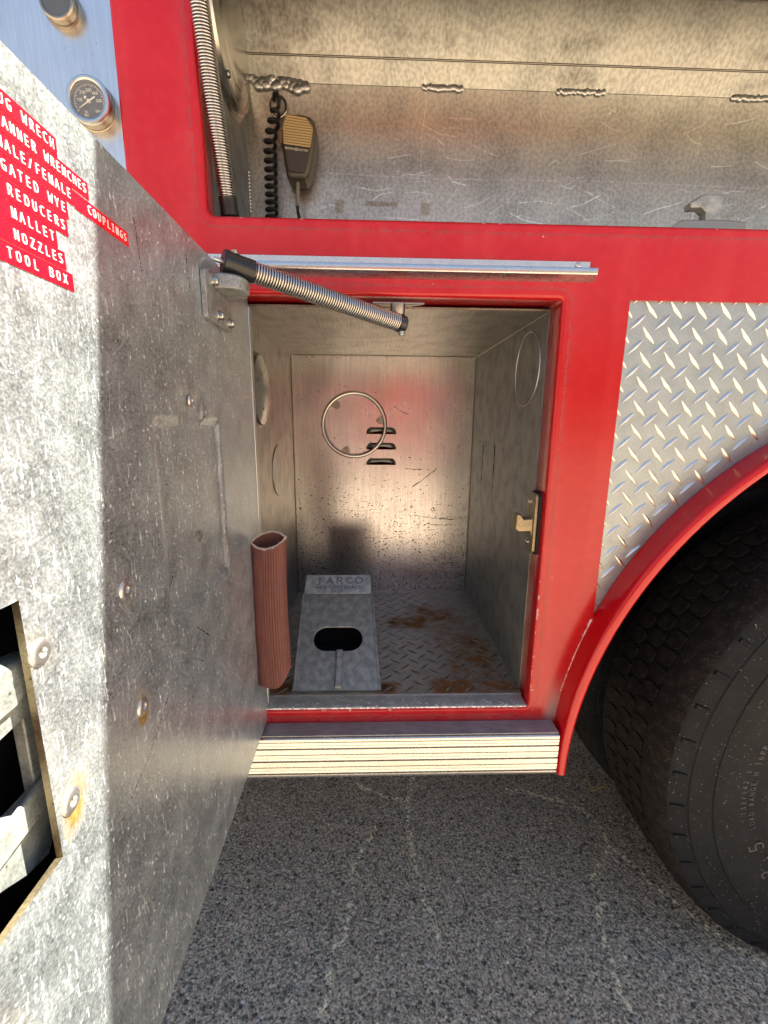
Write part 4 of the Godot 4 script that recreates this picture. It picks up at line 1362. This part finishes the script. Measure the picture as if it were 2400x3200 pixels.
func make_door() -> void:
	var X := -0.18
	var zs := []
	var n := 132
	for i in n + 1:
		zs.append(-0.012 + 0.542 * i / n)
	var ys := []
	var k := 172
	for i in k + 1:
		ys.append(0.628 + 0.692 * i / k)
	var snap := func(arr: Array, v: float) -> int:
		var best := 0
		for i in arr.size():
			if absf(arr[i] - v) < absf(arr[best] - v):
				best = i
		arr[best] = v
		return best
	var c0: int = snap.call(zs, 0.458)
	var c1: int = snap.call(zs, 0.518)
	var r0: int = snap.call(ys, 0.8885)
	var r1: int = snap.call(ys, 1.0495)
	var m := MB.new()
	var P := []
	var N := []
	for i in n + 1:
		for j in k + 1:
			var z: float = zs[i]
			var y: float = ys[j]
			var d := recess(z, y)
			var dz := (recess(z + 0.001, y) - recess(z - 0.001, y)) / 0.002
			var dy := (recess(z, y + 0.001) - recess(z, y - 0.001)) / 0.002
			P.append(Vector3(X - d, y, z))
			N.append(Vector3(1, dy, dz).normalized())
	for i in n:
		for j in k:
			if i >= c0 and i < c1 and j >= r0 and j < r1:
				continue
			var a := i * (k + 1) + j
			var b := (i + 1) * (k + 1) + j
			m.quad(P[a], P[b], P[b + 1], P[a + 1], N[a], N[b], N[b + 1], N[a + 1])
	# edges of the sheet round the latch cut-out and at the borders
	var za := 0.458
	var zb := 0.518
	var ya := 0.8885
	var yb := 1.0495
	var t := 0.004
	var door := put("locker_door", m, M.door, null, "open aluminium locker door, sunlit on its outer part")
	m = MB.new()
	var Ty := Transform3D(Basis(Vector3(0, 0, 1), Vector3(0, 1, 0), Vector3(1, 0, 0)), Vector3.ZERO)
	prism(m, rect(-0.012, 0.628, 0.53, 1.32), Ty, -0.234, -0.2325)
	m.flat(Vector3(X, 1.32, -0.012), Vector3(X, 1.32, 0.53), Vector3(-0.234, 1.32, 0.53), Vector3(-0.234, 1.32, -0.012), Vector3.UP)
	m.flat(Vector3(X, 0.628, -0.012), Vector3(X, 0.628, 0.53), Vector3(-0.234, 0.628, 0.53), Vector3(-0.234, 0.628, -0.012), Vector3.DOWN)
	m.flat(Vector3(X, 0.628, 0.53), Vector3(X, 1.32, 0.53), Vector3(-0.234, 1.32, 0.53), Vector3(-0.234, 0.628, 0.53), Vector3(0, 0, 1))
	m.flat(Vector3(X, 0.628, -0.012), Vector3(X, 1.32, -0.012), Vector3(-0.234, 1.32, -0.012), Vector3(-0.234, 0.628, -0.012), Vector3(0, 0, -1))
	put("outer_skin", m, M.paint_plain, door)
	m = MB.new()
	prism(m, rect(-0.008, 0.632, 0.526, 1.316), Ty, -0.2318, -0.2295)
	put("lining", m, M.matte_black, door)  # black sheet painting in the darkness of the unlit door cavity
	m = MB.new()
	m.flat(Vector3(X, ya, za), Vector3(X, yb, za), Vector3(X - t, yb, za), Vector3(X - t, ya, za), Vector3(0, 0, 1))
	m.flat(Vector3(X, ya, zb), Vector3(X, yb, zb), Vector3(X - t, yb, zb), Vector3(X - t, ya, zb), Vector3(0, 0, -1))
	m.flat(Vector3(X, ya, za), Vector3(X, ya, zb), Vector3(X - t, ya, zb), Vector3(X - t, ya, za), Vector3(0, 1, 0))
	m.flat(Vector3(X, yb, za), Vector3(X, yb, zb), Vector3(X - t, yb, zb), Vector3(X - t, yb, za), Vector3(0, -1, 0))
	put("cutout_edge", m, M.bronze, door)
	# folded hinge flange
	m = MB.new()
	prism(m, rrect(-0.024, 0.632, -0.012, 1.308, 0.005), Ty, X - 0.004, X + 0.0015, 0.0014)
	put("hinge_flange", m, M.zinc, door)
	# rivets
	for e in [[1.016, 0.4505, 0.0080], [0.9155, 0.4462, 0.0080], [1.0185, 0.367, 0.0075], [0.9185, 0.3625, 0.0075], [1.160, 0.2205, 0.0062]]:
		m = MB.new()
		dome_rivet(m, Vector3(X - 0.0004, e[0], e[1]), Vector3.RIGHT, e[2], e[2] * 0.32)
		put("rivet", m, M.zinc, door)
	m = MB.new()
	lathe(m, [Vector2(0.006, 0), Vector2(0.005, 0.0008), Vector2(0.004, 0.0002), Vector2(0.0028, 0.0009), Vector2(0.0015, 0.0003), Vector2(0.00001, 0.0008)], frame_to(Vector3(X - 0.0036, 1.019, 0.215), Vector3.RIGHT), 20, 80.0)
	put("spot_weld", m, M.zinc, door)
	# embossed red label tapes
	var texts := [["LUG WRECH", 1.2970, 0.382, 0.0049], ["SPANNER WRENCHES", 1.2868, 0.356, 0.0046], ["MALE/FEMALE", 1.2766, 0.3722, 0.0049], ["COUPLINGS", 1.2758, 0.3122, 0.0051], ["GATED WYE", 1.2664, 0.379, 0.0052], ["REDUCERS", 1.2562, 0.3812, 0.0054], ["MALLET", 1.2462, 0.392, 0.0053], ["NOZZLES", 1.2362, 0.387, 0.0053], ["TOOL BOX", 1.2258, 0.3822, 0.0057]]
	for e in texts:
		var s: String = e[0]
		var step: float = e[3]
		var len := s.length() * step + 0.005
		var z1: float = 0.3716 if s == "COUPLINGS" else e[2] + maxf(len, 0.462 - e[2])
		var y1: float = e[1]
		var tape := MB.new()
		prism(tape, rect(e[2], y1 - 0.0097, z1, y1), Ty, X, X + 0.0005, 0.0001)
		var let := MB.new()
		for i in s.length():
			var zc: float = e[2] + (0.0045 if s != "TOOL BOX" else 0.0075) + (s.length() - 1 - i) * step
			letters(let, s[i], Transform3D(Basis(Vector3(0, 0, -0.9), Vector3(0, 1, 0), Vector3(1, 0, 0)), Vector3(X + 0.0007, y1 - 0.0049, zc)), 0.0067, 0.0005, "Droid Sans Mono")
		var am := tape.mesh(M.tape)
		let.add_to(am, M.white)
		var li := MeshInstance3D.new()
		li.mesh = am
		put_node("label_tape", li, door, "red label tape reading " + s)
	# latch in the cut-out
	m = MB.new()
	var outer := PackedVector2Array([Vector2(0.515, 1.020), Vector2(0.4385, 1.010), Vector2(0.4385, 0.886), Vector2(0.446, 0.876), Vector2(0.462, 0.880), Vector2(0.476, 0.888), Vector2(0.490, 0.895), Vector2(0.515, 0.90)])
	var hole := PackedVector2Array([Vector2(0.470, 0.974), Vector2(0.4475, 0.972), Vector2(0.4475, 0.924), Vector2(0.53, 0.924), Vector2(0.53, 0.975)])
	for p in cut([outer], hole):
		prism(m, p, Ty, X - 0.026, X - 0.018, 0.0015)
	var latch := put("latch_casting", m, M.cast_pale, null, "pale cast latch body inside the door's cut-out")
	m = MB.new()
	prism(m, PackedVector2Array([Vector2(0.515, 1.022), Vector2(0.444, 1.013), Vector2(0.439, 1.004), Vector2(0.439, 0.995), Vector2(0.46, 0.987), Vector2(0.515, 0.985)]), Ty, X - 0.018, X - 0.008, 0.004)
	put("upper_block", m, M.cast_pale, latch)
	m = MB.new()
	prism(m, PackedVector2Array([Vector2(0.439, 0.992), Vector2(0.439, 0.977), Vector2(0.515, 0.972), Vector2(0.515, 0.986)]), Ty, X - 0.0175, X - 0.012, 0.002)
	put("slide_bar", m, M.cast_pale, latch)
	m = MB.new()
	prism(m, PackedVector2Array([Vector2(0.4405, 0.932), Vector2(0.4405, 0.912), Vector2(0.515, 0.904), Vector2(0.515, 0.92)]), Ty, X - 0.0175, X - 0.0135, 0.0015)
	put("slide_bar", m, M.cast_pale, latch)

func make_stay() -> void:
	# lower spring stay between door and locker
	var A := Vector3(-0.168, 1.3170, 0.132)
	var B := Vector3(0.0475, 1.2810, 0.000)
	var d := (B - A).normalized()
	spring_stay(A, B, 0.034, 0.010, 64, "silver coil spring stay between door and locker roof")
	# bracket on the door
	var X := -0.18
	var Ty := Transform3D(Basis(Vector3(0, 0, 1), Vector3(0, 1, 0), Vector3(1, 0, 0)), Vector3.ZERO)
	var m := MB.new()
	prism(m, rrect(0.090, 1.2485, 0.173, 1.2985, 0.005), Ty, X, X + 0.0065, 0.0014)
	var br := put("stay_bracket", m, M.cast, null, "cast bracket bolted to the door under the spring")
	m = MB.new()
	var tab := PackedVector2Array([Vector2(X + 0.005, 0.100)])
	for i in 13:
		var a := -PI / 2 + PI * i / 12
		tab.append(Vector2(-0.164 + cos(a) * 0.022, 0.124 + sin(a) * 0.024))
	tab.append(Vector2(X + 0.005, 0.148))
	prism(m, tab, Transform3D(Basis(Vector3(1, 0, 0), Vector3(0, 0, 1), Vector3(0, 1, 0)), Vector3.ZERO), 1.2845, 1.3015, 0.003)
	put("boss", m, M.cast, br)
	for e in [Vector2(0.151, 1.2905), Vector2(0.139, 1.258), Vector2(0.102, 1.2575)]:
		m = MB.new()
		bolt(m, Vector3(X + 0.0065, e.y, e.x), Vector3.RIGHT, 0.0046, 0.006)
		put("bolt", m, M.steel, br)
	# stud under the locker roof
	m = MB.new()
	prism(m, PackedVector2Array([Vector2(0.002, -0.006), Vector2(0.018, -0.018), Vector2(0.058, -0.018), Vector2(0.078, -0.006), Vector2(0.078, -0.004), Vector2(0.002, -0.004)]), Transform3D(Basis(Vector3(1, 0, 0), Vector3(0, 0, 1), Vector3(0, 1, 0)), Vector3.ZERO), 1.3135, 1.3098, 0.0012)
	var pv := put("stay_stud", m, M.dark_steel, null, "steel stud holding the spring's inner end")
	m = MB.new()
	lathe(m, [Vector2(0.00001, -0.017), Vector2(0.0085, -0.017), Vector2(0.0105, -0.014), Vector2(0.0108, 0.0)], frame_to(Vector3(0.039, 1.3105, -0.006), Vector3.UP), 24)
	put("barrel", m, M.dark_steel, pv)
	# upper spring stay
	spring_stay(Vector3(-0.206, 1.4335, -0.040), Vector3(-0.214, 1.735, 0.045), 0.022, 0.012, 90, "silver coil spring stay at the upper locker's left edge")

func spring_stay(A: Vector3, B: Vector3, capA: float, capB: float, turns: float, label: String) -> void:
	var d := (B - A).normalized()
	var m := MB.new()
	var s0 := A + d * capA
	var s1 := B - d * capB
	tube(m, helix(s0, s1, 0.0110, turns, 14), 0.00115, 6)
	var sp := put("spring_stay", m, M.steel, null, label)
	m = MB.new()
	tube(m, PackedVector3Array([s0 - d * 0.004, s1 + d * 0.004]), 0.0092, 20)
	put("core", m, M.dark_steel, sp)
	m = MB.new()
	lathe(m, [Vector2(0.00001, 0.006), Vector2(0.0045, 0.006), Vector2(0.0045, 0.0), Vector2(0.0122, 0.0), Vector2(0.0135, 0.0015), Vector2(0.0135, 0.005), Vector2(0.0128, 0.007), Vector2(0.0128, capA + 0.001), Vector2(0.009, capA + 0.001)], frame_to(A, d), 32, 30.0)
	put("end_cap", m, M.black, sp)
	m = MB.new()
	lathe(m, [Vector2(0.009, -0.001), Vector2(0.0122, -0.001), Vector2(0.0122, capB), Vector2(0.0112, capB + 0.001), Vector2(0.00001, capB + 0.001)], frame_to(s1, d), 32, 30.0)
	put("end_cap", m, M.black, sp)
	m = MB.new()
	tube(m, PackedVector3Array([A - d * 0.009, A + d * 0.01]), 0.0026, 10)
	put("pin", m, M.zinc, sp)
	m = MB.new()
	bolt(m, A + d * (capA * 0.45) + Vector3(0.0, 0.0122, 0.002), Vector3(0, 1, 0.15), 0.004, 0.004)
	put("bolt", m, M.chrome, sp)
	m = MB.new()
	bolt(m, B - d * 0.003 + Vector3(0, -0.0118, 0.002), Vector3(0, -1, 0.2), 0.0044, 0.005)
	put("bolt", m, M.zinc, sp)

func make_chock() -> void:
	var at := Vector3(-0.066, 0.6555, -0.13)
	var t := thing("wheel_chock", at, "grey cast aluminium wheel chock with an oval hand hole, on the rusty locker floor", "wheel chock")
	var yf := 0.6555 + 0.0016
	# sloping face; coordinates along the slope in (x, s)
	var lo := Vector3(0, yf + 0.004, -0.036)
	var hi := Vector3(0, 0.7735, -0.214)
	var up := (hi - lo).normalized()
	var L := (hi - lo).length()
	var nrm := Vector3(1, 0, 0).cross(up)
	if nrm.y < 0:
		nrm = -nrm
	var T := Transform3D(Basis(Vector3(1, 0, 0), up, nrm), lo)
	var m := MB.new(at)
	var w0 := [-0.1395, 0.0175]
	var w1 := [-0.1455, 0.0035]
	var outline := PackedVector2Array([Vector2(w0[0] + 0.004, 0), Vector2(w0[1] - 0.004, 0), Vector2(w0[1], 0.004), Vector2(w1[1], L), Vector2(w1[0], L), Vector2(w0[0], 0.004)])
	var hole := rrect(-0.1145, 0.076, -0.0135, 0.132, 0.0275, 8)
	for side in [rect(-1, -1, -0.064, 1), rect(-0.064, -1, 1, 1)]:
		for p in cut(keep([outline], side), hole):
			prism(m, p, T, -0.006, 0.0)
	put("ramp", m, M.cast, t)
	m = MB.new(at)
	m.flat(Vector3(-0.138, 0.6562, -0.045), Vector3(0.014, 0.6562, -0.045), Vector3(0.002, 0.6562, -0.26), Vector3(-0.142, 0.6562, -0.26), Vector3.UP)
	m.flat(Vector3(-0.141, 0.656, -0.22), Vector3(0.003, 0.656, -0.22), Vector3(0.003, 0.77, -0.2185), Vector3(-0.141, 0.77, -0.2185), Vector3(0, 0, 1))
	put("hole_shade", m, M.matte_black, t)  # black sheets standing in for the shade inside the hollow chock
	# rim of the hand hole
	m = MB.new(at)
	var hp := PackedVector3Array()
	for v in rrect(-0.1145, 0.076, -0.0135, 0.132, 0.0275, 8):
		hp.append(T * Vector3(v.x, v.y, -0.002))
	tube(m, hp, 0.0022, 6, true)
	put("hole_rim", m, M.cast, t)
	for e in [[w0[0], w1[0]], [w0[1], w1[1]]]:
		m = MB.new(at)
		tube(m, PackedVector3Array([T * Vector3(e[0], 0.0, -0.0015), T * Vector3(e[0], 0.004, -0.0015), T * Vector3(e[1], L, -0.0015)]), 0.0032, 10)
		put("edge_bead", m, M.cast, t)
	# sides and nameplate
	m = MB.new(at)
	for e in [[w0[0], w1[0], 1.0], [w0[1], w1[1], -1.0]]:
		var a := Vector3(e[0], yf, -0.036)
		var b := Vector3(e[1], 0.7725, -0.214)
		var b2 := Vector3(e[1], 0.804, -0.2405)
		var c := Vector3(e[1], yf, -0.262)
		var in_ := Vector3(e[2] * 0.005, 0, 0)
		m.flat(a, b, c, c, -in_)
		m.flat(b, b2, c, c, -in_)
		m.flat(a + in_, b + in_, c + in_, c + in_, in_)
	put("side_web", m, M.cast, t)
	m = MB.new(at)
	var b0 := Vector3(-0.071, 0.7738, -0.2148)
	var upb := Vector3(0, 0.033, -0.028).normalized()
	var Tn := Transform3D(Basis(Vector3(1, 0, 0), upb, Vector3(1, 0, 0).cross(upb)), b0)
	prism(m, PackedVector2Array([Vector2(-0.0740, 0.0), Vector2(0.0745, 0.0), Vector2(0.0725, 0.041), Vector2(0.069, 0.0445), Vector2(-0.068, 0.0445), Vector2(-0.0715, 0.041)]), Tn, -0.006, 0.0012, 0.002)
	m.flat(Vector3(-0.143, 0.806, -0.2425), Vector3(0.002, 0.806, -0.2425), Vector3(0.002, yf, -0.265), Vector3(-0.143, yf, -0.265), Vector3(0, 0, -1))
	put("nameplate", m, M.cast, t)
	m = MB.new(at)
	var word := "JARCO"
	for i in 5:
		letters(m, word[i], Tn * Transform3D(Basis.from_scale(Vector3(1.45, 1, 1)), Vector3(-0.040 + i * 0.0215, 0.0300, 0.0016)), 0.0190, 0.002)
	letters(m, "NEWPORT BEACH", Tn * Transform3D(Basis.from_scale(Vector3(1.35, 1, 1)), Vector3(0.002, 0.0148, 0.0016)), 0.0098, 0.0016)
	letters(m, "CALIF", Tn * Transform3D(Basis.from_scale(Vector3(1.25, 1, 1)), Vector3(-0.002, 0.0060, 0.0016)), 0.0088, 0.0016)
	put("lettering", m, mat(0.10, 0.105, 0.11, 0.5, 0.3), t)  # letters coloured dark to stand in for the shadow of their relief
	# rib from the hole to the toe
	m = MB.new(at)
	prism(m, PackedVector2Array([Vector2(-0.0650, 0.0), Vector2(-0.0510, 0.0), Vector2(-0.0535, 0.0765), Vector2(-0.0655, 0.0765)]), T, -0.001, 0.0110, 0.0030)
	put("rib", m, M.cast, t)

func make_hose() -> void:
	var at := Vector3(-0.1545, 0.735, 0.036)
	var t := thing("hose_section", at, "short reddish brown rubber hose section standing flattened against the door's hinge edge", "hose")
	var rng := RandomNumberGenerator.new()
	rng.seed = 3
	var outer := MB.new(at)
	var inner := MB.new(at)
	var ends := MB.new(at)
	var n := 168
	var ring := func(s: float, inset: float) -> Vector2:
		# flattened tube: pointed left and right, fuller towards the viewer
		var a := TAU * s
		var x := cos(a) * (0.0272 - inset)
		var z := sin(a) * ((0.0135 if sin(a) > 0 else 0.0125) - inset) * pow(absf(sin(a)), 0.8)
		var k := 0.0 if inset > 0.001 else 0.0005 * sin(s * n * TAU / 4.0)
		return Vector2(x + k * cos(a), z + k * sin(a))
	var top := func(x: float) -> float: return 0.9650 + 0.14 * (x + 0.1545)
	var bot := func(x: float) -> float:
		var u := clampf((x + 0.1545 - 0.004) / 0.0225, 0.0, 1.0)
		return 0.7225 + 0.030 * u * u
	for i in n:
		var s0 := float(i) / n
		var s1 := float(i + 1) / n
		var p0: Vector2 = ring.call(s0, 0.0)
		var p1: Vector2 = ring.call(s1, 0.0)
		var q0: Vector2 = ring.call(s0, 0.0021)
		var q1: Vector2 = ring.call(s1, 0.0021)
		var rb := func(s: float) -> Vector3:
			var a := TAU * s
			return Vector3(cos(a) * pow(absf(cos(a)), 1.6) - sin(a) * 0.55 * cos(s * n * TAU / 4.0), 0, sin(a))
		var n0: Vector3 = rb.call(s0)
		var n1: Vector3 = rb.call(s1)
		var rows := 10
		for r in rows:
			var f := func(p: Vector2, g: float) -> Vector3:
				var x: float = at.x + p.x
				var y: float = lerpf(bot.call(x), top.call(x) - p.y * 0.85, g)
				var sway := 0.0025 * sin(g * PI) * -1.0
				return Vector3(x + sway, y, at.z + p.y)
			var g0 := float(r) / rows
			var g1 := float(r + 1) / rows
			outer.quad(f.call(p0, g0), f.call(p1, g0), f.call(p1, g1), f.call(p0, g1), n0, n1, n1, n0)
			inner.quad(f.call(q0, g0), f.call(q1, g0), f.call(q1, g1), f.call(q0, g1), -n0, -n1, -n1, -n0)
			if r == rows - 1:
				ends.quad(f.call(p0, 1.0), f.call(p1, 1.0), f.call(q1, 1.0), f.call(q0, 1.0), Vector3.UP, Vector3.UP, Vector3.UP, Vector3.UP)
				# frayed threads
				for w in 2:
					var e: Vector3 = f.call(p0.lerp(q0, rng.randf()), 1.0)
					tube(ends, PackedVector3Array([e - Vector3(0, 0.001, 0), e + Vector3(rng.randfn(0, 0.0007), rng.randf_range(0.0004, 0.0016), rng.randfn(0, 0.0007))]), 0.00035, 4)
			if r == 0:
				ends.quad(f.call(p0, 0.0), f.call(p1, 0.0), f.call(q1, 0.0), f.call(q0, 0.0), Vector3.DOWN, Vector3.DOWN, Vector3.DOWN, Vector3.DOWN)
	put("jacket", outer, M.hose, t)
	put("lining", inner, mat(0.10, 0.03, 0.022, 0.7), t)
	put("frayed_end", ends, M.linen, t)

func make_microphone() -> void:
	var at := Vector3(-0.128, 1.562, -0.225)
	var t := thing("handheld_microphone", at, "olive brown handheld radio microphone with tan slatted grille hanging in the upper locker", "microphone")
	var body := PackedVector2Array([Vector2(-0.147, 1.657), Vector2(-0.139, 1.6625), Vector2(-0.122, 1.6635), Vector2(-0.107, 1.660), Vector2(-0.099, 1.652), Vector2(-0.0965, 1.638), Vector2(-0.099, 1.615), Vector2(-0.1075, 1.579), Vector2(-0.112, 1.568), Vector2(-0.118, 1.563), Vector2(-0.146, 1.5635), Vector2(-0.1505, 1.570), Vector2(-0.1545, 1.592), Vector2(-0.1565, 1.625), Vector2(-0.1535, 1.648)])
	var m := MB.new(at)
	prism(m, body, Transform3D(), -0.243, -0.199, 0.007, 40.0)
	put("body", m, M.olive, t)
	m = MB.new(at)
	var plate := PackedVector2Array([Vector2(-0.1522, 1.6130), Vector2(-0.1075, 1.6082), Vector2(-0.1135, 1.582), Vector2(-0.1175, 1.5735), Vector2(-0.121, 1.5705), Vector2(-0.143, 1.572), Vector2(-0.1465, 1.5745), Vector2(-0.149, 1.59)])
	prism(m, plate, Transform3D(), -0.1995, -0.1965, 0.0014, 40.0)
	put("face_plate", m, M.olive_dark, t)
	# ribbed grille: one corrugated sheet
	m = MB.new(at)
	var edgeL := func(y: float) -> float: return lerpf(-0.1525, -0.1468, smoothstep(1.638, 1.658, y))
	var edgeR := func(y: float) -> float: return lerpf(lerpf(-0.1075, -0.1018, clampf((y - 1.608) / 0.03, 0, 1)), -0.113, smoothstep(1.642, 1.660, y))
	var rows := 132
	for i in rows:
		var f := func(k: int, side: int) -> Array:
			var y := 1.6135 + (1.6585 - 1.6135) * k / rows
			var w := fmod(k / float(rows) * 11.0, 1.0)
			var zz := -0.1958 - 0.0016 * smoothstep(0.70, 0.80, w) * (1.0 - smoothstep(0.9, 1.0, w)) * 1.3
			var x: float = edgeL.call(y) if side == 0 else edgeR.call(y)
			return [Vector3(x, y - (0.0045 if side == 1 else 0.0), zz)]
		var a: Vector3 = f.call(i, 0)[0]
		var b: Vector3 = f.call(i, 1)[0]
		var c: Vector3 = f.call(i + 1, 1)[0]
		var d: Vector3 = f.call(i + 1, 0)[0]
		m.flat(a, b, c, d, Vector3(0, 0, 1))
	for side in 2:
		pass
	var gr := put("grille", m, M.grille, t)
	m = MB.new(at)
	for k in 11:
		var y := 1.6135 + 0.045 * (k + 0.84) / 11.0
		var a := Vector3(edgeL.call(y) + 0.0006, y, -0.1962)
		var b := Vector3(edgeR.call(y) - 0.0006, y - 0.0045, -0.1962)
		m.flat(a - Vector3(0, 0.0004, 0), b - Vector3(0, 0.0004, 0), b + Vector3(0, 0.0004, 0), a + Vector3(0, 0.0004, 0), Vector3(0, 0, 1))
	put("grille_slots", m, M.grille_dark, t)  # dark brown strip along each groove of the grille
	m = MB.new(at)
	var Tt := Transform3D(Basis(Vector3(0, 0, 1), -0.1), Vector3(-0.131, 1.6060, -0.1964))
	letters(m, "GENERAL", Tt * Transform3D(Basis(), Vector3(-0.0115, 0, 0)), 0.0042, 0.0004)
	letters(m, "ELECTRIC", Tt * Transform3D(Basis(), Vector3(0.0120, 0, 0)), 0.0042, 0.0004)
	var rp := PackedVector3Array()
	for i in 20:
		rp.append(Tt * Vector3(cos(TAU * i / 20) * 0.0023, sin(TAU * i / 20) * 0.0023, 0.0003))
	tube(m, rp, 0.0003, 5, true)
	letters(m, "GE", Tt * Transform3D(Basis(), Vector3(0, 0, 0.0002)), 0.0030, 0.0003, "Droid Serif")
	put("lettering", m, M.cream, t)
	m = MB.new(at)
	prism(m, rrect(-0.1635, 1.624, -0.154, 1.646, 0.003), Transform3D(), -0.232, -0.212, 0.002)
	put("talk_button", m, mat(0.28, 0.16, 0.09, 0.5), t)
	m = MB.new(at)
	tube(m, PackedVector3Array([Vector3(-0.1325, 1.566, -0.214), Vector3(-0.134, 1.524, -0.212)]), 0.0036, 14)
	put("strain_relief", m, mat(0.20, 0.18, 0.14, 0.45), t)
	m = MB.new(at)
	tube(m, PackedVector3Array([Vector3(-0.134, 1.526, -0.212), Vector3(-0.1335, 1.515, -0.211), Vector3(-0.131, 1.504, -0.208), Vector3(-0.127, 1.492, -0.204), Vector3(-0.13, 1.46, -0.20), Vector3(-0.15, 1.43, -0.20), Vector3(-0.176, 1.44, -0.22)]), 0.0027, 10)
	put("cord", m, M.black, t)
	# coiled cord: opens out towards the hook at the top
	m = MB.new(at)
	var pts := PackedVector3Array()
	var per := 18
	var total := 21.0
	for i in int(total * per) + 1:
		var u := i / (total * per)
		var y := 1.440 + 0.245 * pow(u, 1.35)
		var a := TAU * i / per
		var cx := lerpf(-0.1855, -0.1805, u) + 0.012 * smoothstep(0.8, 1.0, u)
		var r := 0.0092 - 0.003 * smoothstep(0.9, 1.0, u)
		pts.append(Vector3(cx + cos(a) * r, y + 0.0016 * cos(a), -0.224 + 0.006 * smoothstep(0.7, 1.0, u) + sin(a) * r))
	pts.append(Vector3(-0.162, 1.681, -0.213))
	pts.append(Vector3(-0.160, 1.690, -0.212))
	pts.append(Vector3(-0.164, 1.698, -0.213))
	pts.append(Vector3(-0.170, 1.701, -0.219))
	pts.append(Vector3(-0.173, 1.700, -0.232))
	tube(m, pts, 0.0031, 8)
	put("coiled_cord", m, M.matte_black, t)

func make_small_things() -> void:
	# dry weed under the rail
	var at := Vector3(0.707, 0.0, -0.468)
	var t := thing("dry_weed", at, "small dry weed sprig growing from the asphalt crack beside the rear tyre", "weed")
	var rng := RandomNumberGenerator.new()
	rng.seed = 12
	var straw := mat(0.42, 0.33, 0.13, 0.8)
	for k in 7:
		var m := MB.new(at)
		var a := rng.randf() * TAU
		var l := rng.randf_range(0.04, 0.08)
		var pts := PackedVector3Array()
		for i in 6:
			var u := i / 5.0
			pts.append(at + Vector3(cos(a) * l * u, 0.001 + l * 0.8 * (u - 0.45 * u * u), sin(a) * l * u * 0.6))
		tube(m, pts, 0.0011, 5)
		put("blade", m, straw, t)

func make_across_the_lot() -> void:
	# unseen building and truck, added only to give the metal something to reflect
	var brick := mat(0.17, 0.16, 0.125, 0.85)
	var glass := mat(0.03, 0.035, 0.04, 0.15)
	var trim := mat(0.5, 0.48, 0.42, 0.7)
	var t := thing("added_building", Vector3(2, 0, 19), "long drab building added across the lot, unseen, to dull the reflections", "building")
	var m := MB.new(t.position)
	box(m, Vector3(-22, 0, 19), Vector3(26, 4.8, 27))
	put("wall", m, brick, t)
	m = MB.new(t.position)
	box(m, Vector3(-22.3, 4.8, 18.7), Vector3(26.3, 5.1, 27.3), 0.05)
	put("roof", m, trim, t)
	for i in 11:
		var x := -20.0 + i * 4.2
		for y in [1.4]:
			m = MB.new(t.position)
			box(m, Vector3(x, y, 18.9), Vector3(x + 1.8, y + 2.0, 19.05), 0.02)
			var w := put("window", m, trim, t)
			m = MB.new(t.position)
			box(m, Vector3(x + 0.1, y + 0.1, 18.86), Vector3(x + 0.86, y + 1.9, 18.9))
			box(m, Vector3(x + 0.94, y + 0.1, 18.86), Vector3(x + 1.7, y + 1.9, 18.9))
			put("pane", m, glass, w)
	t = thing("added_truck", Vector3(0.9, 0, 8), "second red truck added across the lot, unseen, to redden the reflections", "truck")
	m = MB.new(t.position)
	box(m, Vector3(-0.15, 0.55, 7.0), Vector3(2.15, 2.75, 13.0), 0.04)
	box(m, Vector3(-0.10, 0.55, 13.1), Vector3(2.10, 2.4, 15.4), 0.12)
	put("body", m, M.paint_plain, t)
	m = MB.new(t.position)
	box(m, Vector3(0.95, 0.75, 6.96), Vector3(1.75, 2.3, 7.0), 0.01)
	put("rear_door", m, M.sheet, t)
	m = MB.new(t.position)
	box(m, Vector3(-0.15, 0.42, 6.75), Vector3(2.15, 0.55, 7.1), 0.01)
	put("bumper", m, M.zinc, t)
	for z in [8.6, 14.2]:
		for x in [0.02, 1.72]:
			m = MB.new(t.position)
			lathe(m, [Vector2(0.0001, 0), Vector2(0.45, 0.0), Vector2(0.5, 0.05), Vector2(0.5, 0.23), Vector2(0.45, 0.28), Vector2(0.0001, 0.28)], frame_to(Vector3(x, 0.5, z), Vector3.RIGHT), 32)
			put("wheel", m, M.liner, t)
